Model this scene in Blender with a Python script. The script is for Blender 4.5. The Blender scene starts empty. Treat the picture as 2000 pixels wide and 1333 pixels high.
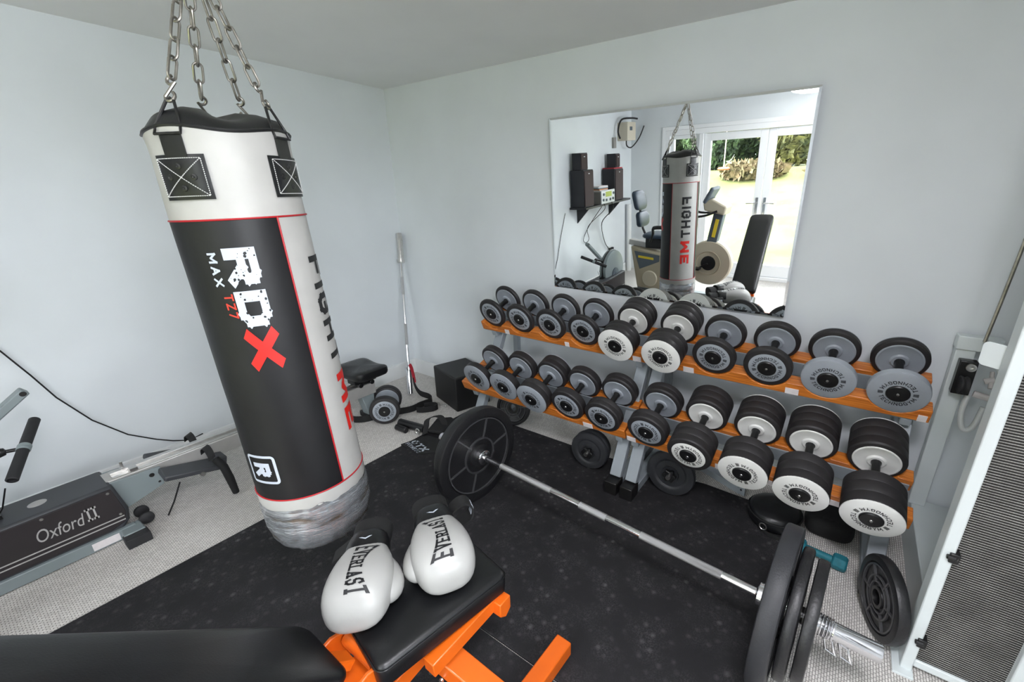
import bpy, bmesh, math, random
from mathutils import Vector, Matrix, noise
from mathutils.bvhtree import BVHTree

random.seed(7)
S = bpy.context.scene
COL = S.collection
R = math.radians
V = Vector

# ------------------------------------------------------------------ camera
cd = bpy.data.cameras.new('camera')
cd.sensor_width = 36.0
cd.lens = 844.288 / 2000 * 36
cd.shift_x = -0.0457
cd.shift_y = 0.0071
cd.clip_start = 0.02
cam = bpy.data.objects.new('camera', cd)
COL.objects.link(cam)
cr, cu, cf = V((0.832, 0.555, -0.001)), V((-0.181, 0.273, 0.945)), V((-0.525, 0.785, -0.328))
cf.normalize(); cr = (cr - cf * cr.dot(cf)).normalized(); cu = cr.cross(cf)
cam.matrix_world = Matrix(((cr.x, cu.x, -cf.x, 3.317), (cr.y, cu.y, -cf.y, -2.472), (cr.z, cu.z, -cf.z, 1.585), (0, 0, 0, 1)))
S.camera = cam

# ------------------------------------------------------------------ light and exposure
S.view_settings.view_transform = 'Standard'
S.view_settings.look = 'None'
S.view_settings.exposure = 0.88
S.view_settings.gamma = 1.0
S.view_settings.use_curve_mapping = False
W = bpy.data.worlds.new('world'); S.world = W
W.use_nodes = True
bg = W.node_tree.nodes['Background']
bg.inputs[0].default_value = (0.965, 0.975, 1.05, 1)
bg.inputs[1].default_value = 10.0
sl = bpy.data.lights.new('sun', 'SUN')
sl.energy = 1.5; sl.angle = R(2); sl.color = (1, .95, .86)
so = bpy.data.objects.new('sun', sl); COL.objects.link(so)
so.rotation_euler = V((0.35, -0.75, -1.0)).to_track_quat('-Z', 'Y').to_euler()


def portal(name, x0, x1, z0, z1, y):
    l = bpy.data.lights.new(name, 'AREA'); l.shape = 'RECTANGLE'
    l.size = x1 - x0; l.size_y = z1 - z0
    l.cycles.is_portal = True
    o = bpy.data.objects.new(name, l); COL.objects.link(o)
    o.location = ((x0 + x1) / 2, y, (z0 + z1) / 2)
    o.rotation_euler = (R(90), 0, 0)


portal('daylight_portal', .6, 3.4, .02, 2.05, -4.42)
pl_s = bpy.data.lights.new('daylight_portal_side', 'AREA'); pl_s.shape = 'RECTANGLE'; pl_s.size = 1.4; pl_s.size_y = 1.1; pl_s.cycles.is_portal = True  # portal for the added window in the right wall
po_s = bpy.data.objects.new('daylight_portal_side', pl_s); COL.objects.link(po_s)
po_s.location = (4.63, -2.85, 1.55); po_s.rotation_euler = V((-1, 0, 0)).to_track_quat('-Z', 'Z').to_euler()

# ------------------------------------------------------------------ materials


def lin(r, g=None, b=None):
    if g is None: g = b = r
    f = lambda c: (c / 255 / 12.92) if c / 255 <= .04045 else ((c / 255 + .055) / 1.055) ** 2.4
    return (f(r), f(g), f(b), 1)


class N:
    def __init__(s, m): s.t = m.node_tree; s.n = s.t.nodes

    def add(s, k, **kw):
        n = s.n.new(k)
        for a, v in kw.items():
            if a[0] == '_': n.inputs[int(a[1:])].default_value = v
            else: setattr(n, a, v)
        return n

    def ln(s, a, i, b, j): s.t.links.new(a.outputs[i], b.inputs[j])


def mat(name, col, rough=.5, metal=0, var=.0, vscale=20, bump=0, bscale=60, coat=0, emit=None, spec=.5, col2=None, detail=4):
    m = bpy.data.materials.new(name); m.use_nodes = True
    k = N(m); p = k.n['Principled BSDF']
    p.inputs['Base Color'].default_value = col
    p.inputs['Roughness'].default_value = rough
    p.inputs['Metallic'].default_value = metal
    p.inputs['Specular IOR Level'].default_value = spec
    p.inputs['Coat Weight'].default_value = coat
    tc = k.add('ShaderNodeTexCoord')
    if var or col2:
        nz = k.add('ShaderNodeTexNoise'); nz.inputs['Scale'].default_value = vscale; nz.inputs['Detail'].default_value = detail
        k.ln(tc, 3, nz, 0)
        cr_ = k.add('ShaderNodeValToRGB')
        c2 = col2 or tuple(max(0, c * (1 - var)) for c in col[:3]) + (1,)
        c1 = col if col2 else tuple(min(1, c * (1 + var * .6)) for c in col[:3]) + (1,)
        cr_.color_ramp.elements[0].color = c2; cr_.color_ramp.elements[0].position = .32
        cr_.color_ramp.elements[1].color = c1; cr_.color_ramp.elements[1].position = .66
        k.ln(nz, 0, cr_, 0); k.ln(cr_, 0, p, 'Base Color')
    if bump:
        nb = k.add('ShaderNodeTexNoise'); nb.inputs['Scale'].default_value = bscale; nb.inputs['Detail'].default_value = 5
        k.ln(tc, 3, nb, 0)
        b = k.add('ShaderNodeBump'); b.inputs['Strength'].default_value = bump; b.inputs['Distance'].default_value = .01
        k.ln(nb, 0, b, 'Height'); k.ln(b, 0, p, 'Normal')
    if emit:
        p.inputs['Emission Color'].default_value = emit[0]; p.inputs['Emission Strength'].default_value = emit[1]
    return m


M = {}
M['wall'] = mat('wall_paint', lin(217, 222, 225), .62, var=.035, vscale=2.2, bump=.05, bscale=25, spec=.35)
M['ceil'] = mat('ceiling_paint', lin(236, 236, 236), .8, var=.02, vscale=3, bump=.06, bscale=9, spec=.2)
M['trim'] = mat('trim_gloss_white', lin(222, 224, 224), .35, var=.03, vscale=6)
M['upvc'] = mat('white_upvc', lin(236, 238, 240), .25)
M['rubber'] = mat('black_rubber', lin(44, 44, 46), .62, var=.12, vscale=30, bump=.06, bscale=160, spec=.35)
M['tyre'] = mat('dumbbell_rubber', lin(41, 39, 40), .55, var=.1, vscale=18, bump=.03, bscale=90, spec=.4)
M['plate'] = mat('plate_iron', lin(28, 28, 30), .42, var=.15, vscale=14, bump=.12, bscale=120, spec=.5)
M['plate_rib'] = mat('plate_worn_ridge', lin(66, 66, 68), .35)  # lighter rib colour stands in for highlights along the ridges
M['plate_rubber'] = mat('plate_rubber', lin(46, 47, 50), .5, var=.1, vscale=20, bump=.08, bscale=200, spec=.4)
M['grey_face'] = mat('grey_paint_face', lin(150, 156, 163), .42, var=.06, vscale=14)
M['white_face'] = mat('white_paint_face', lin(226, 226, 222), .42, var=.05, vscale=14)
M['hub'] = mat('black_plastic', lin(22, 22, 23), .35)
M['black'] = mat('matte_black', lin(20, 20, 21), .55)
M['ink'] = mat('black_ink', lin(24, 25, 27), .6)
M['chrome'] = mat('chrome', (.78, .78, .80, 1), .14, 1)
M['steel'] = mat('brushed_steel', (.62, .61, .59, 1), .3, 1, var=.1, vscale=40)
M['knurl'] = mat('knurled_steel', (.55, .55, .55, 1), .42, 1, bump=.5, bscale=900)
M['bronze'] = mat('chain_steel', (.34, .32, .29, 1), .36, 1, var=.2, vscale=40)
M['rack'] = mat('grey_rack_paint', lin(146, 153, 158), .45, var=.08, vscale=9)
M['foot_iron'] = mat('black_foot_cap', lin(26, 25, 25), .35)
M['orange'] = mat('orange_powdercoat', lin(218, 98, 20), .38, var=.06, vscale=8, coat=.2)
M['vinyl'] = mat('black_vinyl', lin(16, 17, 19), .36, var=.12, vscale=5, bump=.05, bscale=240, spec=.5)
M['bagblack'] = mat('bag_black_leather', lin(21, 21, 23), .48, var=.22, vscale=6, bump=.05, bscale=40, spec=.4)
M['bagwhite'] = mat('bag_white_leather', lin(176, 175, 171), .42, var=.07, vscale=9, bump=.12, bscale=12, spec=.4)
M['red'] = mat('red_piping', lin(168, 20, 30), .45)
M['redink'] = mat('red_ink', lin(208, 26, 16), .5)
M['whiteink'] = mat('white_ink', lin(184, 191, 202), .5)
M['redfade'] = mat('faded_red_ink', lin(190, 52, 36), .55)
M['glove'] = mat('glove_leather', lin(162, 162, 159), .36, var=.03, vscale=8, bump=.06, bscale=30)
M['thread'] = mat('white_thread', lin(200, 200, 198), .7)
M['erg'] = mat('rower_black_panel', lin(43, 38, 40), .5, var=.1, vscale=8)
M['ergtop'] = mat('rower_top_cover', lin(58, 60, 64), .5)
M['erggrey'] = mat('rower_grey_metal', lin(128, 138, 140), .42)
M['alu'] = mat('aluminium_rail', (.50, .49, .47, 1), .5, .5, var=.08, vscale=12)
M['silverink'] = mat('silver_ink', lin(176, 174, 172), .45)
M['white_metal'] = mat('white_machine_paint', lin(212, 219, 219), .35, var=.03, vscale=6)
M['teal'] = mat('teal_neoprene', lin(30, 116, 130), .6, var=.15, vscale=60)
M['cloth'] = mat('black_webbing', lin(18, 18, 19), .8, bump=.1, bscale=300)
M['redcloth'] = mat('red_webbing', lin(160, 22, 40), .7)
M['paper'] = mat('paper_sticker', lin(222, 216, 216), .7, var=.06, vscale=60)
M['beige'] = mat('beige_plastic', lin(168, 158, 136), .45)
M['beige2'] = mat('light_beige_plastic', lin(186, 178, 158), .45)
M['blue_vinyl'] = mat('dark_blue_vinyl', lin(34, 50, 66), .45)
M['yellow'] = mat('yellow_badge', lin(226, 200, 52), .5)
M['slate'] = mat('slate_panel', lin(88, 98, 106), .5)
M['speaker'] = mat('speaker_black', lin(30, 30, 36), .5)
M['speaker_cloth'] = mat('speaker_grille_brown', lin(54, 42, 42), .8)
M['silver_plastic'] = mat('silver_plastic', lin(200, 204, 206), .4)
M['grey_plastic'] = mat('grey_plastic', lin(140, 138, 134), .5)
M['lcd'] = mat('green_display', lin(150, 165, 60), .3)
M['cream'] = mat('cream_enclosure', lin(206, 198, 180), .5)
M['foliage'] = mat('foliage', lin(66, 88, 50), .8, vscale=3.5, col2=lin(14, 28, 18), bump=.4, bscale=6, detail=8)
M['foliage_gold'] = mat('golden_foliage', lin(98, 96, 48), .8, vscale=3.5, col2=lin(28, 40, 22), bump=.4, bscale=6, detail=8)
M['bracken'] = mat('brown_bracken', lin(120, 102, 76), .9, vscale=5, col2=lin(74, 74, 42), bump=.4, bscale=6, detail=8)
M['bark'] = mat('bark', lin(120, 108, 90), .9, var=.3, vscale=8)
M['swing'] = mat('orange_plastic', lin(206, 92, 58), .5)
M['rope'] = mat('pale_rope', lin(200, 190, 170), .9)
M['wood_label'] = M['paper']


def wood():
    m = bpy.data.materials.new('orange_varnished_pine'); m.use_nodes = True
    k = N(m); p = k.n['Principled BSDF']
    tc = k.add('ShaderNodeTexCoord'); mp = k.add('ShaderNodeMapping'); mp.inputs['Scale'].default_value = (3, 60, 60)
    nz = k.add('ShaderNodeTexNoise'); nz.inputs['Scale'].default_value = 2.2; nz.inputs['Detail'].default_value = 6
    k.ln(tc, 3, mp, 0); k.ln(mp, 0, nz, 0)
    r_ = k.add('ShaderNodeValToRGB')
    r_.color_ramp.elements[0].color = lin(164, 84, 26); r_.color_ramp.elements[0].position = .3
    r_.color_ramp.elements[1].color = lin(212, 126, 48); r_.color_ramp.elements[1].position = .62
    k.ln(nz, 0, r_, 0); k.ln(r_, 0, p, 'Base Color')
    p.inputs['Roughness'].default_value = .4; p.inputs['Coat Weight'].default_value = .2
    return m


M['wood'] = wood()


def carpet():
    m = bpy.data.materials.new('woven_grey_carpet'); m.use_nodes = True
    k = N(m); p = k.n['Principled BSDF']
    tc = k.add('ShaderNodeTexCoord')
    br = k.add('ShaderNodeTexBrick'); br.inputs['Scale'].default_value = 1
    br.inputs['Brick Width'].default_value = .017; br.inputs['Row Height'].default_value = .0085
    br.inputs['Mortar Size'].default_value = .0016; br.inputs['Mortar Smooth'].default_value = .6
    br.inputs['Color1'].default_value = lin(236, 232, 227); br.inputs['Color2'].default_value = lin(214, 210, 205)
    br.inputs['Mortar'].default_value = lin(146, 142, 138)
    mp = k.add('ShaderNodeMapping'); mp.inputs['Rotation'].default_value = (0, 0, R(90))
    k.ln(tc, 3, mp, 0); k.ln(mp, 0, br, 0)
    nz = k.add('ShaderNodeTexNoise'); nz.inputs['Scale'].default_value = 230; nz.inputs['Detail'].default_value = 3
    k.ln(tc, 3, nz, 0)
    n2 = k.add('ShaderNodeTexNoise'); n2.inputs['Scale'].default_value = 2.5
    k.ln(tc, 3, n2, 0)
    r_ = k.add('ShaderNodeMapRange'); r_.inputs[1].default_value = .25; r_.inputs[2].default_value = .75
    r_.inputs[3].default_value = .72; r_.inputs[4].default_value = 1.2
    k.ln(nz, 0, r_, 0)
    r2 = k.add('ShaderNodeMapRange'); r2.inputs[1].default_value = .3; r2.inputs[2].default_value = .7
    r2.inputs[3].default_value = .92; r2.inputs[4].default_value = 1.04
    k.ln(n2, 0, r2, 0)
    mu = k.add('ShaderNodeMath', operation='MULTIPLY'); k.ln(r_, 0, mu, 0); k.ln(r2, 0, mu, 1)
    mx = k.add('ShaderNodeVectorMath', operation='SCALE')
    k.ln(br, 0, mx, 0); k.ln(mu, 0, mx, 3); k.ln(mx, 0, p, 'Base Color')
    p.inputs['Roughness'].default_value = .95; p.inputs['Specular IOR Level'].default_value = .1
    b = k.add('ShaderNodeBump'); b.inputs['Strength'].default_value = .5; b.inputs['Distance'].default_value = .002
    iv = k.add('ShaderNodeMath', operation='SUBTRACT'); iv.inputs[0].default_value = 1
    k.ln(br, 1, iv, 1); k.ln(iv, 0, b, 'Height'); k.ln(b, 0, p, 'Normal')
    return m


M['carpet'] = carpet()


def gym_mat():
    m = bpy.data.materials.new('black_ribbed_mat'); m.use_nodes = True
    k = N(m); p = k.n['Principled BSDF']
    tc = k.add('ShaderNodeTexCoord')
    mp = k.add('ShaderNodeMapping'); mp.inputs['Rotation'].default_value = (0, 0, R(33))
    k.ln(tc, 3, mp, 0)
    vo = k.add('ShaderNodeTexVoronoi'); vo.inputs['Scale'].default_value = 19; vo.inputs['Randomness'].default_value = .45
    k.ln(mp, 0, vo, 0)
    r1 = k.add('ShaderNodeMapRange'); r1.inputs[1].default_value = .0; r1.inputs[2].default_value = .26
    r1.inputs[3].default_value = 1; r1.inputs[4].default_value = 0
    k.ln(vo, 0, r1, 0)
    n1 = k.add('ShaderNodeTexNoise'); n1.inputs['Scale'].default_value = 220; n1.inputs['Detail'].default_value = 4
    k.ln(tc, 3, n1, 0)
    n2 = k.add('ShaderNodeTexNoise'); n2.inputs['Scale'].default_value = 9; n2.inputs['Detail'].default_value = 6
    k.ln(tc, 3, n2, 0)
    t1 = k.add('ShaderNodeMapRange'); t1.inputs[1].default_value = .42; t1.inputs[2].default_value = .78; k.ln(n1, 0, t1, 0)
    t2 = k.add('ShaderNodeMapRange'); t2.inputs[1].default_value = .4; t2.inputs[2].default_value = .72; k.ln(n2, 0, t2, 0)
    a = k.add('ShaderNodeMath', operation='MULTIPLY'); k.ln(r1, 0, a, 0); k.ln(t2, 0, a, 1)
    b_ = k.add('ShaderNodeMath', operation='MULTIPLY'); k.ln(t2, 0, b_, 0); k.ln(t1, 0, b_, 1)
    s = k.add('ShaderNodeMath', operation='MULTIPLY_ADD'); s.inputs[1].default_value = .45; k.ln(b_, 0, s, 0); k.ln(a, 0, s, 2)
    mx = k.add('ShaderNodeMix', data_type='RGBA')
    mx.inputs[6].default_value = lin(34, 33, 35); mx.inputs[7].default_value = lin(92, 90, 92)
    k.ln(s, 0, mx, 0); k.ln(mx, 2, p, 'Base Color')
    p.inputs['Roughness'].default_value = .85; p.inputs['Specular IOR Level'].default_value = .25
    bp = k.add('ShaderNodeBump'); bp.inputs['Strength'].default_value = .35; bp.inputs['Distance'].default_value = .004
    k.ln(n1, 0, bp, 'Height'); k.ln(bp, 0, p, 'Normal')
    return m


M['mat'] = gym_mat()


def mesh_panel():
    m = bpy.data.materials.new('perforated_ribbed_metal'); m.use_nodes = True
    k = N(m); p = k.n['Principled BSDF']
    tc = k.add('ShaderNodeTexCoord'); sp = k.add('ShaderNodeSeparateXYZ'); k.ln(tc, 3, sp, 0)

    def saw(i, period):
        d = k.add('ShaderNodeMath', operation='MULTIPLY'); d.inputs[1].default_value = 2 * math.pi / period; k.ln(sp, i, d, 0)
        s_ = k.add('ShaderNodeMath', operation='SINE'); k.ln(d, 0, s_, 0)
        r_ = k.add('ShaderNodeMapRange'); r_.inputs[1].default_value = -1; r_.inputs[2].default_value = 1; k.ln(s_, 0, r_, 0)
        return r_
    a = saw(2, .0088); b = saw(0, .0062)
    pw = k.add('ShaderNodeMath', operation='POWER'); pw.inputs[1].default_value = 2.6; k.ln(a, 0, pw, 0)
    b2 = k.add('ShaderNodeMapRange'); b2.inputs[3].default_value = .8; b2.inputs[4].default_value = 1; k.ln(b, 0, b2, 0)
    mu = k.add('ShaderNodeMath', operation='MULTIPLY'); k.ln(pw, 0, mu, 0); k.ln(b2, 0, mu, 1)
    nz = k.add('ShaderNodeTexNoise'); nz.inputs['Scale'].default_value = 9; nz.inputs['Detail'].default_value = 6; k.ln(tc, 3, nz, 0)
    r3 = k.add('ShaderNodeMapRange'); r3.inputs[1].default_value = .3; r3.inputs[2].default_value = .7; r3.inputs[3].default_value = .6; r3.inputs[4].default_value = 1.15
    k.ln(nz, 0, r3, 0)
    m2 = k.add('ShaderNodeMath', operation='MULTIPLY'); k.ln(mu, 0, m2, 0); k.ln(r3, 0, m2, 1)
    mx = k.add('ShaderNodeMix', data_type='RGBA')
    mx.inputs[6].default_value = lin(30, 29, 28); mx.inputs[7].default_value = lin(172, 170, 164)
    k.ln(m2, 0, mx, 0); k.ln(mx, 2, p, 'Base Color')
    p.inputs['Roughness'].default_value = .45; p.inputs['Metallic'].default_value = .25
    bm_ = k.add('ShaderNodeBump'); bm_.inputs['Strength'].default_value = .8; bm_.inputs['Distance'].default_value = .003
    k.ln(mu, 0, bm_, 'Height'); k.ln(bm_, 0, p, 'Normal')
    return m


M['mesh'] = mesh_panel()


def foil():
    m = bpy.data.materials.new('silver_duct_tape'); m.use_nodes = True
    k = N(m); p = k.n['Principled BSDF']
    tc = k.add('ShaderNodeTexCoord'); mp = k.add('ShaderNodeMapping'); mp.inputs['Scale'].default_value = (1, 1, 5)
    mp.inputs['Rotation'].default_value = (.15, .1, 0)
    k.ln(tc, 3, mp, 0)
    n1 = k.add('ShaderNodeTexNoise'); n1.inputs['Scale'].default_value = 5; n1.inputs['Detail'].default_value = 6; n1.inputs['Roughness'].default_value = .6
    k.ln(mp, 0, n1, 0)
    r_ = k.add('ShaderNodeValToRGB')
    e = r_.color_ramp.elements
    e[0].position = .34; e[0].color = lin(128, 118, 104)
    e[1].position = .66; e[1].color = lin(215, 217, 220)
    e2 = e.new(.44); e2.color = lin(176, 181, 186)
    k.ln(n1, 0, r_, 0); k.ln(r_, 0, p, 'Base Color')
    p.inputs['Metallic'].default_value = .75; p.inputs['Roughness'].default_value = .27
    b = k.add('ShaderNodeBump'); b.inputs['Strength'].default_value = .55; b.inputs['Distance'].default_value = .012
    k.ln(n1, 0, b, 'Height'); k.ln(b, 0, p, 'Normal')
    return m


M['foil'] = foil()


def grass():
    m = bpy.data.materials.new('lawn_grass'); m.use_nodes = True
    k = N(m); p = k.n['Principled BSDF']
    tc = k.add('ShaderNodeTexCoord')
    n1 = k.add('ShaderNodeTexNoise'); n1.inputs['Scale'].default_value = 1.6; n1.inputs['Detail'].default_value = 10; k.ln(tc, 3, n1, 0)
    r_ = k.add('ShaderNodeValToRGB'); e = r_.color_ramp.elements
    e[0].position = .3; e[0].color = lin(78, 90, 42); e[1].position = .62; e[1].color = lin(104, 106, 60)
    k.ln(n1, 0, r_, 0); k.ln(r_, 0, p, 'Base Color'); p.inputs['Roughness'].default_value = .95
    return m


M['grass'] = grass()


def mirror_mat():
    m = bpy.data.materials.new('mirror_silver'); m.use_nodes = True
    p = N(m).n['Principled BSDF']
    p.inputs['Base Color'].default_value = (.93, .95, .94, 1); p.inputs['Metallic'].default_value = 1; p.inputs['Roughness'].default_value = 0
    return m


M['mirror'] = mirror_mat()


def glass_mat():
    m = bpy.data.materials.new('window_glass'); m.use_nodes = True
    k = N(m)
    for n in list(k.n): k.n.remove(n)
    o = k.add('ShaderNodeOutputMaterial'); t = k.add('ShaderNodeBsdfTransparent'); g = k.add('ShaderNodeBsdfGlossy')
    t.inputs[0].default_value = (.95, .97, .96, 1); g.inputs['Roughness'].default_value = 0
    mx = k.add('ShaderNodeMixShader'); fr = k.add('ShaderNodeFresnel'); fr.inputs[0].default_value = 1.3
    k.ln(fr, 0, mx, 0); k.ln(t, 0, mx, 1); k.ln(g, 0, mx, 2); k.ln(mx, 0, o, 0)
    return m


M['glass'] = glass_mat()
M['lamp'] = mat('lamp_diffuser', (1, 1, 1, 1), .5, emit=((1, .985, 1.05, 1), 42))  # glow of the added ceiling light
M['lamp_dim'] = mat('lamp_diffuser_dim', (1, 1, 1, 1), .5, emit=((1, .99, .985, 1), 9))

# ------------------------------------------------------------------ mesh builder


class MB:
    def __init__(s): s.v = []; s.f = []

    def add(s, vs, fs):
        o = len(s.v); s.v += [tuple(v) for v in vs]; s.f += [tuple(i + o for i in f) for f in fs]; return s

    def box(s, c, size, rot=None):
        hx, hy, hz = size[0] / 2, size[1] / 2, size[2] / 2
        vs = [V((x, y, z)) for x in (-hx, hx) for y in (-hy, hy) for z in (-hz, hz)]
        if rot is not None: vs = [rot @ v for v in vs]
        vs = [v + V(c) for v in vs]
        return s.add(vs, [(0, 1, 3, 2), (4, 6, 7, 5), (0, 4, 5, 1), (2, 3, 7, 6), (0, 2, 6, 4), (1, 5, 7, 3)])

    def bb(s, x0, x1, y0, y1, z0, z1):
        return s.box(((x0 + x1) / 2, (y0 + y1) / 2, (z0 + z1) / 2), (x1 - x0, y1 - y0, z1 - z0))

    def beam(s, a, b, w, h, up=(0, 0, 1)):
        a, b = V(a), V(b); d = (b - a); L = d.length; d.normalize(); u = V(up)
        if abs(d.dot(u)) > .98: u = V((0, 1, 0))
        x = d.cross(u).normalized(); z = x.cross(d)
        rot = Matrix((x, d, z)).transposed()
        return s.box((a + b) / 2, (w, L, h), rot)

    def lathe(s, prof, org=(0, 0, 0), ax=(0, 0, 1), seg=40, a0=0, a1=360, xref=None, close=True):
        ax = V(ax).normalized()
        if xref is None:
            xref = V((1, 0, 0)) if abs(ax.x) < .9 else V((0, 1, 0))
        x = (V(xref) - ax * V(xref).dot(ax)).normalized(); y = ax.cross(x)
        full = abs(a1 - a0) >= 359.99
        n = seg if full else seg + 1
        vs = []; fs = []
        for i in range(n):
            t = R(a0 + (a1 - a0) * i / seg); d = x * math.cos(t) + y * math.sin(t)
            for r, h in prof: vs.append(V(org) + d * r + ax * h)
        m = len(prof)
        for i in range(seg):
            j = (i + 1) % n
            for q in range(m - 1):
                r0, r1 = prof[q][0], prof[q + 1][0]
                A, B, C, D = i * m + q, j * m + q, j * m + q + 1, i * m + q + 1
                if r0 < 1e-7 and r1 < 1e-7: continue
                if r0 < 1e-7: fs.append((A, C, D))
                elif r1 < 1e-7: fs.append((A, B, D))
                else: fs.append((A, B, C, D))
        return s.add(vs, fs)

    def cyl(s, a, b, r, r2=None, seg=24):
        a, b = V(a), V(b); L = (b - a).length; r2 = r if r2 is None else r2
        return s.lathe([(0, 0), (r, 0), (r2, L), (0, L)], a, b - a, seg)

    def tube(s, pts, r, seg=10, closed=False):
        pts = [V(p) for p in pts]; n = len(pts); vs = []; fs = []
        rr = r if isinstance(r, (list, tuple)) else [r] * n
        nx = None
        for i, p in enumerate(pts):
            t = (pts[(i + 1) % n] - pts[i - 1]) if closed else (pts[min(i + 1, n - 1)] - pts[max(i - 1, 0)])
            t.normalize()
            if nx is None: nx = t.orthogonal().normalized()
            nx = (nx - t * nx.dot(t)).normalized(); ny = t.cross(nx)
            for k in range(seg):
                a = 2 * math.pi * k / seg; vs.append(p + (nx * math.cos(a) + ny * math.sin(a)) * rr[i])
        for i in range(n if closed else n - 1):
            j = (i + 1) % n
            for k in range(seg):
                l = (k + 1) % seg; fs.append((i * seg + k, i * seg + l, j * seg + l, j * seg + k))
        if not closed: fs += [tuple(range(seg))[::-1], tuple(range((n - 1) * seg, n * seg))]
        return s.add(vs, fs)

    def prism(s, poly, org, ex, ey, ez):
        """poly in (ex,ey), thickness vector ez"""
        org, ex, ey, ez = V(org), V(ex), V(ey), V(ez); n = len(poly)
        vs = [org + ex * a + ey * b for a, b in poly]; vs += [v + ez for v in vs]
        fs = [tuple(range(n))[::-1], tuple(range(n, 2 * n))]
        fs += [(i, (i + 1) % n, (i + 1) % n + n, i + n) for i in range(n)]
        return s.add(vs, fs)

    def ribbon(s, pts, up, h, t):
        """strip standing along pts, height h along up, thickness t"""
        pts = [V(p) for p in pts]; vs = []; fs = []; n = len(pts)
        ups = up if isinstance(up, list) else [V(up)] * n
        for i, p in enumerate(pts):
            d = (pts[min(i + 1, n - 1)] - pts[max(i - 1, 0)]).normalized(); u = V(ups[i]); w = d.cross(u).normalized() * t / 2
            vs += [p - w, p + w, p + w + u * h, p - w + u * h]
        for i in range(n - 1):
            a, b = 4 * i, 4 * i + 4
            for k in range(4): fs.append((a + k, a + (k + 1) % 4, b + (k + 1) % 4, b + k))
        fs += [(3, 2, 1, 0), (4 * n - 4, 4 * n - 3, 4 * n - 2, 4 * n - 1)]
        return s.add(vs, fs)

    def loft(s, secs, cap=True):
        """secs: list of rings (equal length)"""
        n = len(secs[0]); vs = [p for q in secs for p in q]; fs = []
        for i in range(len(secs) - 1):
            for k in range(n):
                l = (k + 1) % n; fs.append((i * n + k, i * n + l, (i + 1) * n + l, (i + 1) * n + k))
        if cap: fs += [tuple(range(n))[::-1], tuple(range((len(secs) - 1) * n, len(secs) * n))]
        return s.add(vs, fs)

    def mesh(s, name, angle=38):
        me = bpy.data.meshes.new(name); me.from_pydata(s.v, [], s.f)
        bm = bmesh.new(); bm.from_mesh(me)
        bmesh.ops.recalc_face_normals(bm, faces=bm.faces[:]); bm.to_mesh(me); bm.free()
        me.shade_smooth()
        me.set_sharp_from_angle(angle=R(angle))
        return me

    def obj(s, name, m, parent=None, bevel=0, seg=2, sub=0, angle=38):
        return link(name, s.mesh(name, angle), m, parent, bevel, seg, sub)


def link(name, me, m, parent=None, bevel=0, seg=2, sub=0):
    if m is not None and not me.materials: me.materials.append(M[m] if isinstance(m, str) else m)
    o = bpy.data.objects.new(name, me); COL.objects.link(o)
    if bevel:
        b = o.modifiers.new('bevel', 'BEVEL'); b.width = bevel; b.segments = seg; b.limit_method = 'ANGLE'; b.angle_limit = R(40)
        b.harden_normals = False
    if sub:
        u = o.modifiers.new('sub', 'SUBSURF'); u.levels = sub; u.render_levels = sub
    if parent is not None: o.parent = parent
    return o


def empty(name, label, cat, loc=(0, 0, 0), group=None):
    o = bpy.data.objects.new(name, None); COL.objects.link(o); o.location = loc
    o.empty_display_size = .05
    return tag(o, label, cat, group)


def tag(o, label, cat, group=None):
    o['label'] = label; o['category'] = cat
    if group: o['group'] = group
    return o


def struct(o):
    o['kind'] = 'structure'; return o


def rebase(root, loc):
    """put an Empty at loc while its children keep world position"""
    loc = V(loc); root.location = loc
    for c in root.children: c.location = c.location - loc


def frame(o, x, y, z):
    x, y, z = V(x), V(y), V(z)
    return Matrix(((x.x, y.x, z.x, o[0]), (x.y, y.y, z.y, o[1]), (x.z, y.z, z.z, o[2]), (0, 0, 0, 1)))


# ------------------------------------------------------------------ stroke lettering
C_ = [(.58, .78), (.45, 1), (.15, 1), (0, .8), (0, .2), (.15, 0), (.45, 0), (.58, .22)]
G = {
    'A': [[(0, 0), (.3, 1), (.6, 0)], [(.1, .33), (.5, .33)]],
    'C': [C_], 'D': [[(0, 0), (0, 1), (.42, 1), (.6, .8), (.6, .2), (.42, 0), (0, 0)]],
    'E': [[(.56, 1), (0, 1), (0, 0), (.56, 0)], [(0, .52), (.45, .52)]],
    'F': [[(.56, 1), (0, 1), (0, 0)], [(0, .5), (.46, .5)]],
    'G': [C_ + [(.58, .48), (.34, .48)]],
    'H': [[(0, 0), (0, 1)], [(.6, 0), (.6, 1)], [(0, .5), (.6, .5)]],
    'I': [[(0, 0), (0, 1)]], 'L': [[(0, 1), (0, 0), (.54, 0)]],
    'M': [[(0, 0), (0, 1), (.38, .3), (.76, 1), (.76, 0)]],
    'N': [[(0, 0), (0, 1), (.6, 0), (.6, 1)]],
    'O': [[(.15, 0), (0, .2), (0, .8), (.15, 1), (.45, 1), (.6, .8), (.6, .2), (.45, 0), (.15, 0)]],
    'R': [[(0, 0), (0, 1), (.45, 1), (.58, .88), (.58, .62), (.45, .5), (0, .5)], [(.3, .5), (.6, 0)]],
    'S': [[(.58, .8), (.45, 1), (.14, 1), (0, .84), (0, .64), (.14, .52), (.46, .48), (.6, .36), (.6, .16), (.46, 0), (.14, 0), (0, .2)]],
    'T': [[(0, 1), (.6, 1)], [(.3, 1), (.3, 0)]],
    'V': [[(0, 1), (.3, 0), (.6, 1)]],
    'X': [[(0, 0), (.62, 1)], [(0, 1), (.62, 0)]],
    'Y': [[(0, 1), (.3, .5), (.6, 1)], [(.3, .5), (.3, 0)]],
    'Z': [[(0, 1), (.58, 1), (0, 0), (.58, 0)]],
    '7': [[(0, 1), (.56, 1), (.18, 0)]],
}
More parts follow.
